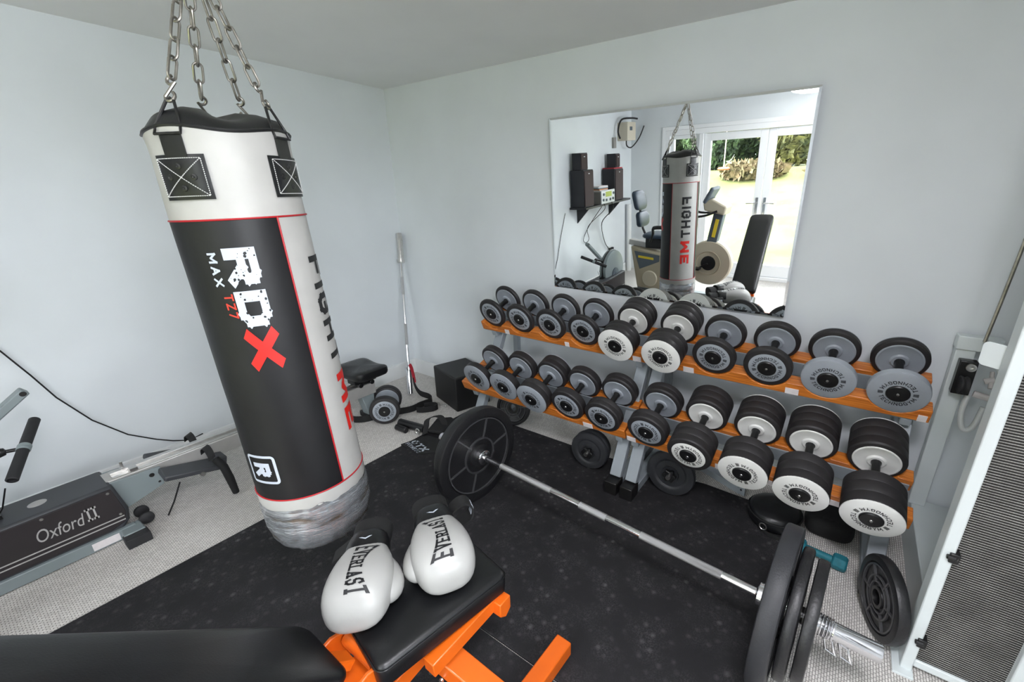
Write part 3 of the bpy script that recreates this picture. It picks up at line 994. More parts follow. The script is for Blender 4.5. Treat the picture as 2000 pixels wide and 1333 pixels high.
# small R badge: rounded outline with letter
def rr_ring(x0, x1, y0, y1, rad, w):
    out = []; inn = []
    for cx, cy, a0 in ((x1 - rad, y1 - rad, 0), (x0 + rad, y1 - rad, 90), (x0 + rad, y0 + rad, 180), (x1 - rad, y0 + rad, 270)):
        for k in range(6):
            a = R(a0 + 18 * k); out.append((cx + rad * math.cos(a), cy + rad * math.sin(a))); inn.append((cx + (rad - w) * math.cos(a), cy + (rad - w) * math.sin(a)))
    return out, inn


def badge(par, amid):
    o_, i_ = rr_ring(-.053, .053, -.053, .053, .014, .009)
    den = lambda L: [tuple(V(L[i]).lerp(V(L[(i + 1) % len(L)]), k / 6)) for i in range(len(L)) for k in range(6)]
    o_, i_ = den(o_), den(i_)
    f = lambda x, y: bagp(amid + math.degrees(y / .171), .361 - x, .0018)
    vs = []; fs = []
    n = len(o_)
    for a, b_ in zip(o_, i_): vs += [f(*a), f(*b_)]
    fs = [(2 * i, 2 * ((i + 1) % n), 2 * ((i + 1) % n) + 1, 2 * i + 1) for i in range(n)]
    me = bpy.data.meshes.new('badge_outline'); me.from_pydata([tuple(v) for v in vs], [], fs)
    link('badge_outline', me, 'whiteink', par)
    q, w = text_quads('R', .06, .27, .1, .95, 0, .006)
    me = quads_mesh('badge_letter', q, lambda x, y: bagp(amid + math.degrees((y - .03) / .171), .361 - (x - w / 2), .0018))
    link('badge_letter', me, 'whiteink', par)


badge(panA, 110)
# hanger patches, straps, rings, hooks and chains
apex = V((1.80, -1.872, 2.20))
for ang in (123, 213, 310, 352):
    aw = 21; h0, h1 = 1.188, 1.296
    N_ = 8
    vs = []; fs = []
    for off in (.003, .0085):
        for j in range(N_ + 1):
            for i in range(N_ + 1):
                vs.append(bagp(ang - aw + 2 * aw * i / N_, h0 + (h1 - h0) * j / N_, off - (.003 if off > .005 and (i in (0, N_) or j in (0, N_)) else 0)))
    k = (N_ + 1) ** 2
    for s0 in (0, k):
        for j in range(N_):
            for i in range(N_):
                a = s0 + j * (N_ + 1) + i; fs.append((a, a + 1, a + N_ + 2, a + N_ + 1))
    for i in range(N_):
        fs.append((i, i + 1, k + i + 1, k + i)); a = N_ * (N_ + 1) + i; fs.append((a, a + 1, k + a + 1, k + a))
        a = i * (N_ + 1); fs.append((a, a + N_ + 1, k + a + N_ + 1, k + a)); a += N_; fs.append((a, a + N_ + 1, k + a + N_ + 1, k + a))
    pt = MB().add(vs, fs).obj('patch', 'vinyl', bag)
    st = MB(); n = 30
    def dash(p, q, cnt):
        for i in range(cnt):
            u0, u1 = (i + .12) / cnt, (i + .78) / cnt
            f = lambda u: bagp(ang + (p[0] + (q[0] - p[0]) * u), (p[1] + (q[1] - p[1]) * u), .0092)
            st.tube([f(u0), f((u0 + u1) / 2), f(u1)], .0011, 5)
    e = aw - 2.6; ha, hb_ = h0 + .009, h1 - .009
    for p, q, c_ in (((-e, ha), (e, ha), 22), ((-e, hb_), (e, hb_), 22), ((-e, ha), (-e, hb_), 18), ((e, ha), (e, hb_), 18), ((-e, ha), (e, hb_), 26), ((-e, hb_), (e, ha), 26)): dash(p, q, c_)
    st.obj('stitching', 'thread', pt)
    rv = MB()
    for da, dh in ((0, .026), (0, -.026), (10, 0), (-10, 0)):
        c = bagp(ang + da, (h0 + h1) / 2 + dh, .007); d = (c - (bB + bax * ((c - bB).dot(bax)))).normalized()
        rv.lathe([(.0085, 0), (.0075, .003), (.003, .004), (0, .0025)], c, d, 16)
    rv.obj('rivet', 'hub', pt)
    sw = 9
    MB().add([bagp(ang + s_ * sw, h, off) for h in (1.27, 1.30, 1.325, 1.347) for s_ in (-1, 0, 1) for off in (.004, .0075)],
             [f for j in range(3) for i in range(2) for f in (((j * 6 + i * 2 + 1), (j * 6 + i * 2 + 3), (j * 6 + i * 2 + 9), (j * 6 + i * 2 + 7)), ((j * 6 + i * 2), (j * 6 + i * 2 + 2), (j * 6 + i * 2 + 8), (j * 6 + i * 2 + 6)))]
             + [(j * 6 + e_, j * 6 + e_ + 1, j * 6 + 7 + e_, j * 6 + 6 + e_) for j in range(3) for e_ in (0, 4)] + [(18, 20, 22, 23, 21, 19)]).obj('strap', 'vinyl', bag)
    # wire triangle
    c0 = bagp(ang, 1.343, .010); rad = (bagp(ang, 1.37, 1) - bagp(ang, 1.37, 0)).normalized()
    tn = bax.cross(rad)
    to = (apex - c0).normalized()
    tipt = c0 + to * .084
    tri = [c0 - tn * .033, c0 + tn * .033, c0 + tn * .031 + to * .022, tipt + tn * .010 - to * .004, tipt + to * .004, tipt - tn * .010 - to * .004, c0 - tn * .031 + to * .022]
    MB().tube(tri, .0036, 8, True).obj('hanger_ring', 'hub', bag)
    # s hook
    s0_ = tipt - to * .004
    hk = []
    for i in range(9): a = R(150 - 300 * i / 8 * .8); hk.append(s0_ + to * (.011 + .012 * math.cos(a + math.pi)) + tn * (.012 * math.sin(a)))
    for i in range(9): a = R(-60 + 240 * i / 8); hk.append(s0_ + to * (.052 + .011 * math.cos(a + math.pi)) - tn * (.011 * math.sin(a)))
    MB().tube(hk, .0038, 8).obj('s_hook', 'bronze', bag)
    # chain
    cs = s0_ + to * .058; ce = apex - to * .02; nl = max(3, round((ce - cs).length / .046)); pit = (ce - cs).length / nl
    cb = MB()
    rad2 = (tn.cross(to)).normalized()
    for k_ in range(nl):
        c = cs + to * pit * (k_ + .5); sd = tn if k_ % 2 else rad2
        hl, wd = pit * .5 + .004, .0105
        lp = []
        for i in range(8): a = math.pi * i / 7; lp.append(c + to * (hl - wd + wd * math.sin(a)) + sd * wd * math.cos(a))
        for i in range(8): a = math.pi + math.pi * i / 7; lp.append(c + to * (-hl + wd + wd * math.sin(a)) + sd * wd * math.cos(a))
        cb.tube(lp, .0032, 7, True)
    cb.obj('chain', 'bronze', bag)
MB().tube([apex + V((math.cos(a) * .02, 0, math.sin(a) * .02)) for a in [2 * math.pi * i / 16 for i in range(16)]], .004, 8, True).cyl(apex + V((0, 0, .02)), apex + V((0, 0, .07)), .009, seg=12).tube([(apex.x, apex.y, 2.26 + .0 + .05 * i / 3) for i in range(4)], .006).obj('swivel', 'steel', bag)
MB().lathe([(0, 0), (.05, 0), (.05, -.008), (.012, -.012), (.012, -.1), (0, -.1)], (apex.x, apex.y, H), (0, 0, 1), 24).obj('ceiling_hook', 'steel', bag)
rebase(bag, bag.location)

# ================================================================== ROWING MACHINE
row = empty('rowing_machine', 'grey and black rowing machine along the pale wall', 'rowing machine', (.47, -2.3, 0))
xn, xf = .58, .36
poly = [(-2.216, .293), (-2.19, .145), (-2.20, .085), (-2.26, .02), (-3.02, .02), (-3.02, .31), (-2.545, .288)]
hs = MB().prism([(a, z) for a, z in poly], (xf, 0, 0), (0, 1, 0), (0, 0, 1), (xn - xf, 0, 0)).obj('housing', 'ergtop', row, .012)
pn = MB().prism([(-2.226, .278), (-2.205, .145), (-2.215, .09), (-2.27, .068), (-3.0, .068), (-3.0, .288), (-2.545, .276)], (xn, 0, 0), (0, 1, 0), (0, 0, 1), (.005, 0, 0)).obj('side_panel', 'erg', hs, .002)
stp = MB()
for z in (.118, .098):
    stp.add([(xn + .0056, y_, z_) for y_, z_ in ((-2.99, z), (-2.215, z + .0), (-2.215, z + .006), (-2.99, z + .006))], [(0, 1, 2, 3)])
stp.obj('pinstripe', 'silverink', hs)
link('lettering', font_mesh('lettering', 'Oxford', .088, .25, lambda x, y: V((xn + .0058, -2.49 + x * .56, .158 + y))), 'silverink', hs)
q, w = text_quads('II', .066, .16, .35, 1, .14)
link('lettering', quads_mesh('lettering', q, lambda x, y: V((xn + .0058, -2.324 + x * .62, .162 + y))), 'silverink', hs)
sw_ = MB()
for y_, z_ in ((-2.45, .262), (-2.24, .262), (-2.225, .135)): sw_.lathe([(.0065, 0), (.005, .003), (0, .0032)], (xn + .005, y_, z_), (1, 0, 0), 12)
sw_.obj('screw', 'steel', hs)
MB().lathe([(.0, .002), (.026, .0018), (.03, 0)], (.47, -2.44, .290), (0, -.02, 1), 28).obj('badge', 'silverink', hs)
MB().prism([(-3.02, .004), (-2.19, .004), (-2.19, .06), (-3.02, .06)], (xn - .012, 0, 0), (0, 1, 0), (0, 0, 1), (.03, 0, 0)).obj('base_frame', 'erggrey', row, .004)
MB().bb(xn + .0185, xn + .0192, -2.35, -2.255, .012, .05).obj('sticker', 'paper', row)
# rail and its front bracket
MB().bb(.415, .525, -2.24, -.77, .205, .292).obj('rail', 'alu', row, .004)
MB().bb(.424, .516, -2.2, -.78, .2925, .296).bb(.462, .478, -2.2, -.78, .296, .306).obj('rail_track', 'steel', row, .001)
for x_ in (.533, .395): MB().prism([(-2.235, .29), (-2.03, .28), (-2.035, .18), (-2.19, .13)], (x_, 0, 0), (0, 1, 0), (0, 0, 1), (.012, 0, 0)).obj('rail_bracket', 'erggrey', row, .002)
MB().lathe([(.011, 0), (.009, .005), (0, .0055)], (.545, -2.07, .25), (1, 0, 0), 16).obj('bolt', 'hub', row)
MB().lathe([(.006, 0), (0, .004)], (.545, -2.05, .2), (1, 0, 0), 12).obj('bolt', 'hub', row)
MB().cyl((.47, -2.15, .30), (.47, -2.15, .345), .006, seg=10).cyl((.455, -2.15, .305), (.485, -2.15, .305), .012, seg=12).box((.50, -2.12, .305), (.045, .03, .014)).obj('latch', 'steel', row)
# front stabiliser: foot, wheels
ft = MB().bb(.56, .66, -2.25, -2.17, .004, .055).obj('stabiliser', 'erggrey', row, .006)
fb = MB()
for i in range(6): fb.bb(.645 + i * .011, .6535 + i * .011, -2.255, -2.165, .0, .05)
fb.bb(.645, .705, -2.25, -2.17, .002, .042).obj('foot_pad', 'rubber', ft, .003)
for x_ in (.49, .575):
    MB().lathe([(.0, -.011), (.022, -.011), (.03, -.007), (.03, .007), (.022, .011), (0, .011)], (x_, -2.145, .052), (1, 0, 0), 24).obj('wheel', 'rubber', row)
# foot rests
for x_ in (.36, .60):
    rt = Matrix.Rotation(R(-14), 3, 'X') @ Matrix.Rotation(R(6), 3, 'Y')
    fp = MB().box((x_, -1.92, .225), (.11, .26, .03), rt).obj('footplate', 'ergtop', row, .008)
    MB().box((x_, -1.80, .215), (.09, .035, .06), Matrix.Rotation(R(-14), 3, 'X')).obj('heel_cup', 'ergtop', fp, .006)
    arc = [(x_ + .055 * math.cos(a), -1.86, .255 + .05 * math.sin(a)) for a in [math.pi * i / 10 for i in range(11)]]
    MB().ribbon(arc, (0, .9, .44), .035, .003).obj('foot_strap', 'cloth', fp)
MB().cyl((.30, -1.9, .2), (.66, -1.9, .2), .012, seg=14).obj('footplate_axle', 'steel', row)
MB().tube([(.64, -1.83, .25), (.665, -1.81, .2), (.675, -1.80, .12), (.67, -1.79, .02)], [.018, .02, .02, .016], 10).obj('loose_strap', 'cloth', row)
MB().tube([(.56, -1.98, .16), (.585, -2.03, .08), (.59, -2.07, .02)], .004, 6).obj('strap_tail', 'cloth', row)
# moving seat
seat = MB()
secs = []
for z, k in ((.362, .80), (.372, .96), (.395, 1.0), (.42, .98), (.43, .90)):
    ring = []
    for i in range(40):
        a = 2 * math.pi * i / 40; c, s_ = math.cos(a), math.sin(a); e = .38
        px = .165 * k * math.copysign(abs(c) ** e, c); py = .135 * k * math.copysign(abs(s_) ** e, s_)
        dz = (.012 * math.cos(px / .165 * math.pi) * -1) if z > .41 else 0
        ring.append(V((.49 + px, -.835 + py, z + dz)))
    secs.append(ring)
st_ = seat.loft(secs).obj('seat_pad', 'vinyl', row, sub=1)
MB().bb(.425, .52, -.92, -.75, .31, .362).cyl((.415, -.88, .3), (.53, -.88, .3), .018, seg=14).cyl((.415, -.79, .3), (.53, -.79, .3), .018, seg=14).obj('seat_carriage', 'hub', row, .003)
MB().prism([(-.88, .205), (-.78, .205), (-.79, .03), (-.84, .03)], (.43, 0, 0), (0, 1, 0), (0, 0, 1), (.08, 0, 0)).obj('rear_leg', 'erggrey', row, .004)
MB().bb(.38, .50, -.845, -.785, 0, .045).obj('rear_foot', 'rubber', row, .008)
# flywheel
fw = MB().lathe([(0, -.055), (.20, -.055), (.245, -.045), (.25, -.03), (.25, .03), (.245, .045), (.20, .055), (0, .055)], (.47, -2.83, .37), (1, 0, 0), 56).obj('flywheel_guard', 'erggrey', row)
MB().lathe([(.252, -.012), (.258, -.008), (.258, .008), (.252, .012)], (.47, -2.83, .37), (1, 0, 0), 56).obj('guard_band', 'hub', fw)
MB().lathe([(.085, .055), (.085, .066), (.03, .07), (0, .07)], (.47, -2.83, .30), (1, 0, 0), 32).lathe([(.02, .07), (.018, .078), (0, .08)], (.47, -2.83, .30), (1, 0, 0), 20).obj('hub_disc', 'slate', fw)
# monitor boom and handle
MB().beam((.40, -2.80, .42), (.40, -2.335, .79), .05, .035).obj('monitor_boom', 'erggrey', row, .006)
MB().cyl((.374, -2.345, .782), (.426, -2.345, .782), .011, seg=14).obj('boom_bolt', 'hub', row)
hA, hB = V((.30, -2.338, .618)), V((.60, -2.475, .485))
hd = (hB - hA).normalized(); hm = (hA + hB) / 2
MB().lathe([(0, 0), (.015, 0), (.0195, .004), (.0195, (hB - hA).length / 2 - .012)], hA, hd, 24).lathe([(.0195, (hB - hA).length / 2 + .012), (.0195, (hB - hA).length - .004), (.014, (hB - hA).length), (.013, (hB - hA).length - .012), (0, (hB - hA).length - .012)], hA, hd, 24).obj('handle_grip', 'rubber', row)
MB().lathe([(.0205, -.016), (.0225, -.012), (.0225, -.004), (.0205, 0), (.0225, .004), (.0225, .012), (.0205, .016)], hm, hd, 24).obj('handle_clamp', 'erggrey', row)
MB().tube([hm, hm + V((-.01, -.05, .005))], .008).lathe([(0, -.03), (.016, -.024), (.022, 0), (.016, .024), (0, .03)], hm + V((-.012, -.075, .006)), (0, 1, 0), 20).tube([hm + V((-.01, -.1, .0)), hm + V((0, -.2, -.04)), (.45, -2.72, .38)], .012).obj('handle_swivel', 'hub', row)
MB().tube([(.45, -2.50, .40), (.46, -2.53, .32), (.465, -2.55, .292)], .003, 6).tube([(.45, -2.54, .40), (.46, -2.57, .30)], .003, 6).box((.47, -2.57, .295), (.05, .06, .02)).obj('pull_cord', 'hub', row)
rebase(row, row.location)

# thin cable drooping on the wall
tag(MB().tube([(.008, y, z) for y, z in ((-2.45, 1.14), (-2.336, .896), (-2.278, .748), (-2.228, .607), (-2.139, .434), (-2.027, .29), (-1.92, .205), (-1.85, .160), (-1.774, .125), (-1.7, .138))], .0035, 6).obj('wall_cable', 'cloth'),
    'thin dark cable drooping down the pale wall behind the rowing machine', 'cable')

# ================================================================== CORNER: short bar, box, belt
cA, cB = V((.405, -.39, .0)), V((.05, -.052, 1.30))
d_ = (cB - cA).normalized(); cA = cA + V((0, 0, .012)); L_ = (cB - cA).length
sb = empty('short_barbell', 'bare chrome bar propped upright in the room corner', 'barbell', (.4, -.39, 0))
MB().cyl(cA + d_ * .2, cA + d_ * (L_ - .24), .0125, seg=18).obj('shaft', 'chrome', sb)
MB().cyl(cA + d_ * .42, cA + d_ * .6, .0129, seg=18).cyl(cA + d_ * .85, cA + d_ * 1.0, .0129, seg=18).obj('knurling', 'knurl', sb)
MB().lathe([(0, 0), (.022, 0), (.0245, .003), (.0245, .2), (.034, .202), (.034, .225), (.0125, .227)], cA, d_, 28).obj('sleeve', 'chrome', sb)
MB().lathe([(.0125, -.252), (.032, -.25), (.034, -.226), (.0245, -.222), (.0255, -.21), (.0255, -.003), (.023, 0), (0, 0)], cB, d_, 28).obj('sleeve', 'steel', sb)
rebase(sb, sb.location)

bx = MB().box((0, 0, 0), (.375, .30, .285)).obj('step_box', 'black', None, .012, 3)
bx.rotation_euler = (0, 0, R(-16)); bx.location = (.835, -.20, .1435)
tag(bx, 'plain black square box on the carpet in the room corner', 'box')

def smooth(pts, n=6):
    pts = [V(p) for p in pts]; out = []
    for i in range(len(pts) - 1):
        p0, p1, p2, p3 = pts[max(i - 1, 0)], pts[i], pts[i + 1], pts[min(i + 2, len(pts) - 1)]
        for k in range(n):
            t = k / n
            out.append(.5 * ((2 * p1) + (-p0 + p2) * t + (2 * p0 - 5 * p1 + 4 * p2 - p3) * t * t + (-p0 + 3 * p1 - 3 * p2 + p3) * t ** 3))
    return out + [pts[-1]]


bl = empty('lifting_belt', 'black weightlifting belt with red ends lying open round the floor dumbbell', 'belt', (.6, -.6, 0))
bp = smooth([(.33, -.985, .10), (.35, -.965, .04), (.42, -.945, .006), (.51, -.89, .004), (.575, -.735, .004), (.665, -.60, .004), (.67, -.50, .004), (.68, -.40, .004), (.62, -.37, .012), (.585, -.42, .05), (.56, -.44, .10), (.535, -.44, .16)])
MB().ribbon(bp, (0, 0, 1), .05, .008).obj('belt_band', 'cloth', bl)
MB().ribbon(smooth([(.536, -.441, .158), (.515, -.43, .21), (.49, -.42, .265), (.462, -.415, .295)]), (.5, .1, .4), .045, .007).obj('belt_tip', 'redcloth', bl)
MB().ribbon(smooth([(.345, -.98, .10), (.335, -1.0, .16), (.345, -1.0, .21)]), (.2, .3, .5), .05, .007).obj('belt_tip', 'redcloth', bl)
rebase(bl, bl.location)
lp = smooth([(.70, -.49, .004), (.75, -.44, .004), (.80, -.44, .004), (.80, -.49, .004), (.75, -.55, .004), (.71, -.57, .004)])
tag(MB().ribbon(lp, (0, 0, 1), .045, .007).obj('nylon_strap', 'cloth'), 'loop of wide black strap on the carpet in front of the black box', 'strap')
ch = MB()
for k in range(9):
    c = V((.70 + .016 * k, -.375 + .012 * math.sin(k * 1.3), .006)); ch.tube([c + V((math.cos(a) * .011, math.sin(a) * .006, .003 * math.sin(a + k))) for a in [2 * math.pi * i / 10 for i in range(10)]], .002, 6, True)
tag(ch.obj('small_chain', 'steel'), 'short thin steel chain on the carpet beside the black box', 'chain')

# cable attachments in front of the corner end of the barbell
tg = empty('strap_handle', 'pair of short black cylinder handles on the carpet beside the mat edge', 'handle', (.9, -.8, 0))
for a, b_ in (((.775, -.775, .03), (1.01, -.74, .03)), ((.80, -.822, .023), (.905, -.818, .023))):
    r_ = .029 if a[2] > .025 else .022
    MB().lathe([(0, 0), (r_ * .8, 0), (r_, .004), (r_, (V(b_) - V(a)).length - .004), (r_ * .8, (V(b_) - V(a)).length), (0, (V(b_) - V(a)).length)], a, V(b_) - V(a), 24).obj('grip', 'hub', tg)
rebase(tg, tg.location)
hn = empty('ankle_strap', 'black padded strap printed DTX lying on the mat edge', 'strap', (1.15, -.86, MT))
pd = MB().prism([(1.02, -.955), (1.215, -.958), (1.30, -.88), (1.20, -.76), (1.08, -.78)], (0, 0, MT), (1, 0, 0), (0, 1, 0), (0, 0, .012)).obj('pad', 'cloth', hn, .004)
q, w = text_quads('DTX', .052, .24, .2, 1.15, 0)
ux, uy = V((.93, -.18, 0)).normalized(), V((.22, .95, 0)).normalized()
o3 = V((1.052, -.905, MT + .0125))
link('lettering', quads_mesh('lettering', q, lambda x, y: o3 + ux * (x + y * .2) + uy * y * .9), 'whiteink', pd)
q, w2 = text_quads('FITNESS', .026, .2, .25, 1.0, 0)
link('lettering', quads_mesh('lettering', q, lambda x, y: o3 - uy * .032 + ux * (x * w / w2 * .98) + uy * y), 'whiteink', pd)
MB().ribbon(smooth([(1.05, -.80, .02), (1.02, -.76, .05), (1.0, -.72, .09), (1.05, -.66, .10), (1.10, -.66, .05), (1.12, -.70, .02)]), (.4, .5, .2), .06, .006).obj('webbing', 'cloth', hn)
MB().tube([V((1.0, -.795, .035)) + V((math.cos(a) * .02, 0, math.sin(a) * .02)) for a in [2 * math.pi * i / 14 for i in range(14)]], .0045, 8, True).obj('d_ring', 'steel', hn)
MB().prism([(.98, -.60), (1.06, -.53), (1.16, -.56), (1.17, -.72), (1.06, -.76)], (0, 0, MT + .012), (1, 0, 0), (0, 1, 0), (0, 0, .03)).obj('cuff', 'cloth', hn, .012, 3)
rebase(hn, hn.location)

# ================================================================== THINGS UNDER THE RACKS
def spin_dumbbell(c, r, label, yaw, stack):
    root = empty('adjustable_dumbbell', label, 'dumbbell', c, 'adjustable dumbbells under the racks')
    root.rotation_euler = (0, 0, yaw)
    ax = V((0, -1, 0))
    MB().cyl((0, stack[0][0] - .04, 0), (0, .12, 0), .0125, seg=16).obj('threaded_bar', 'steel', root)
    for k, (y0, t, rk) in enumerate(stack):
        MB().lathe([(.014, 0), (rk * .3, 0), (rk * .34, .003), (rk * .36, -.006), (rk * .60, -.008), (rk * .66, -.002), (rk * .7, .0), (rk * .80, -.001), (rk - .006, -.004), (rk, -.012), (rk, -t + .008), (rk - .008, -t), (.014, -t)], (0, y0, 0), ax, 56).obj('plate', 'plate_rubber' if rk > .11 else 'plate', root)
    y0 = stack[0][0]
    st = []
    for i in range(24):
        a = 2 * math.pi * i / 24; rr = .034 + .006 * math.cos(a * 6); st.append((rr * math.cos(a), rr * math.sin(a)))
    MB().prism(st, (0, y0 - .002, 0), (1, 0, 0), (0, 0, 1), (0, -.022, 0)).obj('star_nut', 'hub', root, .003)
    return root


spin_dumbbell((2.20, -.43, .122 + MT), .12, 'black adjustable dumbbell on the mat, left of the double rack legs', R(4), [(-.06, .03, .12), (-.028, .03, .12), (.004, .035, .11)])
spin_dumbbell((2.70, -.40, .136 + MT), .135, 'black adjustable dumbbell on the mat, right of the double rack legs', R(2), [(-.055, .035, .135), (-.018, .032, .115), (.016, .03, .115)])
pl = plate('weight_plate', (1.47, -.315, .147), (.25, -1, .25), .13, .035, 'small black plate leaning under the corner end of the racks', None, 1, bush='hub')
an = empty('slotted_angle', 'perforated grey steel angle lying under the rack nearer the cable machine', 'steel angle', (2.95, -.15, 0))
bq = MB().beam((2.72, -.085, .03), (3.03, -.215, .03), .006, .05).beam((2.72, -.085, .056), (3.03, -.215, .056), .045, .006)
bq.obj('bar', 'rack', an, .001)
ep = MB().box((3.04, -.225, .072), (.045, .008, .115), Matrix.Rotation(R(-20), 3, 'Z')).obj('end_plate', 'rack', an, .001)
hq = MB()
for k in range(3): hq.lathe([(.006, 0), (0, .0006)], V((3.0385, -.2297, .045 + .026 * k)), (-.34, -.94, 0), 12)
hq.obj('bolt_hole', 'black', ep)
rebase(an, an.location)
# round black kit bag, cushion and teal dumbbell
kb = empty('kit_bag', 'round black zipped pouch with steel eyelet under the rack end', 'bag', (3.27, -.33, 0))
MB().lathe([(0, .0125), (.105, .0125), (.12, .026), (.125, .05), (.12, .085), (.105, .10), (.06, .112), (0, .115)], (3.225, -.345, 0), (0, 0, 1), 48).obj('pouch_body', 'vinyl', kb)
MB().tube([V((3.225 + .126 * math.cos(R(a)), -.345 + .126 * math.sin(R(a)), .075)) for a in range(0, 360, 8)], .004, 6, True).obj('zip', 'cloth', kb)
e0 = V((3.195, -.467, .05)); en = V((-.25, -.97, 0)).normalized(); ex_ = V((0, 0, 1)).cross(en)
MB().tube([e0 + en * .008 + (ex_ * math.cos(a) + V((0, 0, 1)) * math.sin(a)) * .017 for a in [2 * math.pi * i / 18 for i in range(18)]], .003, 6, True).obj('eyelet', 'steel', kb)
MB().ribbon(smooth([(3.19, -.455, .02), (3.22, -.485, .015), (3.28, -.485, .012)]), (0, 0, 1), .02, .004).obj('strap', 'cloth', kb)
rebase(kb, kb.location)
cs_ = MB().loft([[V((3.465 + .11 * k * math.copysign(abs(math.cos(a)) ** .5, math.cos(a)) + .0, -.235 + .12 * k * math.copysign(abs(math.sin(a)) ** .5, math.sin(a)), z)) for a in [2 * math.pi * i / 32 for i in range(32)]] for z, k in ((.002, .86), (.02, .98), (.06, 1), (.09, .95), (.105, .8))]).obj('cushion', 'cloth', None, sub=1)
tag(cs_, 'plump matt black cushion beneath the lower shelf, behind the teal dumbbell', 'cushion')
td = empty('neoprene_dumbbell', 'small teal dumbbell on the carpet behind the large near plate', 'dumbbell', (3.44, -.5, 0))
ta, tb = V((3.355, -.495, .038)), V((3.52, -.512, .038)); tdir = (tb - ta).normalized()
MB().cyl(ta, tb, .0165, seg=18).obj('handle', 'teal', td)
for p, s_ in ((ta, -1), (tb, 1)):
    MB().lathe([(0, -.03), (.028, -.03), (.036, -.022), (.037, 0), (.036, .022), (.028, .03), (0, .03)], p, tdir, 6).obj('weight_head', 'teal', td, .004)
rebase(td, td.location)

# ================================================================== CABLE MACHINE AT THE RIGHT
cm = empty('cable_machine', 'white cable machine tower with ribbed metal guard at the right edge', 'gym machine', (3.9, -.45, 0))
MB().bb(3.772, 4.14, -.80, -.02, .0, .18).obj('base_box', 'white_metal', cm, .004)
MB().bb(3.722, 3.756, -.90, -.83, .004, 2.25).bb(3.975, 4.02, -.90, -.83, .004, 2.25).bb(3.756, 3.975, -.885, -.84, 2.19, 2.25).bb(3.756, 3.975, -.885, -.84, .02, .05).obj('tower_frame', 'white_metal', cm, .004)
gp = MB().bb(3.756, 3.975, -.876, -.862, .05, 2.19).obj('guard_panel', 'mesh', cm)
MB().bb(3.70, 3.76, -.93, -.80, .0, .01).obj('floor_flange', 'white_metal', cm, .002)
for z in (.52, .15):
    MB().bb(3.742, 3.768, -.908, -.86, z - .02, z + .015).cyl((3.735, -.906, z), (3.76, -.906, z), .008, seg=12).obj('latch', 'hub', cm, .003)
MB().bb(3.76, 3.825, -.075, -.025, .18, .985).obj('guide_post', 'white_metal', cm, .004)
MB().bb(3.755, 3.90, -.085, -.025, .975, 1.035).beam((3.87, -.055, 1.005), (3.745, -.84, 1.13), .04, .05).obj('cross_arm', 'white_metal', cm, .004)
oo, ii = rr_ring(-.033, .033, -.036, .036, .014, .004)
MB().prism(oo, (3.712, -.80, 1.155), (.75, -.6, 0), (0, 0, 1), V((-.6, -.75, 0)) * .006).obj('arm_plate', 'white_metal', cm, .001)
ph = MB().bb(3.775, 3.835, -.125, -.08, .79, .94).obj('pulley_bracket', 'hub', cm, .004)
MB().lathe([(0, -.014), (.036, -.014), (.04, -.01), (.034, 0), (.04, .01), (.036, .014), (0, .014)], (3.803, -.145, .84), (1, .15, 0), 28).obj('pulley_wheel', 'rubber', ph)
MB().lathe([(.018, 0), (.017, .006), (.008, .007), (0, .004)], (3.815, -.125, .915), (0, -1, 0), 20).obj('bolt', 'steel', ph)
MB().tube(smooth([(3.835, -.11, .79), (3.835, -.10, .70), (3.855, -.10, .63), (3.885, -.10, .645), (3.90, -.09, .74)]), .011, 10).obj('white_hose', 'trim', cm)
MB().cyl((3.85, -.11, .80), (3.92, -.12, .79), .014, seg=14).cyl((3.87, -.11, .86), (3.90, -.11, .875), .012, seg=12).cyl((3.89, -.13, .84), (3.89, -.09, .90), .008, seg=10).obj('hose_fitting', 'paper', cm)
MB().tube([(3.83, -.12, 1.03), (3.838, -.12, 1.2), (3.846, -.12, 1.425), (3.86, -.12, 1.9), (3.87, -.12, 2.25)], .0065, 8).obj('steel_cable', 'bronze', cm)
MB().bb(3.80, 3.98, -.16, -.06, 2.24, 2.30).bb(3.95, 4.02, -.86, -.06, 2.24, 2.30).bb(4.06, 4.12, -.10, -.03, .18, 2.3).obj('head_beam', 'white_metal', cm, .004)
MB().bb(4.13, 4.15, -.85, -.05, .18, 2.2).obj('side_panel', 'white_metal', cm, .002)  # unseen panel, added to block window light from the right
MB().bb(3.86, 3.96, -.76, -.58, .18, 1.15).obj('weight_stack', 'black', cm, .002)  # out of view, added to block light and darken the wall behind
rebase(cm, cm.location)
pl2 = plate('weight_plate', (3.628, -.775, .155), (-.94, -.345, .0), .154, .042, 'small thick black plate propped on its rim against the white cable machine', None, 1, 'plate', bush='hub')

# ================================================================== BENCH
bn = empty('weight_bench', 'orange framed adjustable bench with black vinyl pads in the foreground', 'weight bench', (2.45, -1.9, MT))
sdir = V((.075, .40, .0)).normalized(); sx = V((sdir.y, -sdir.x, 0))
sc_ = V((2.438, -1.86, .45))


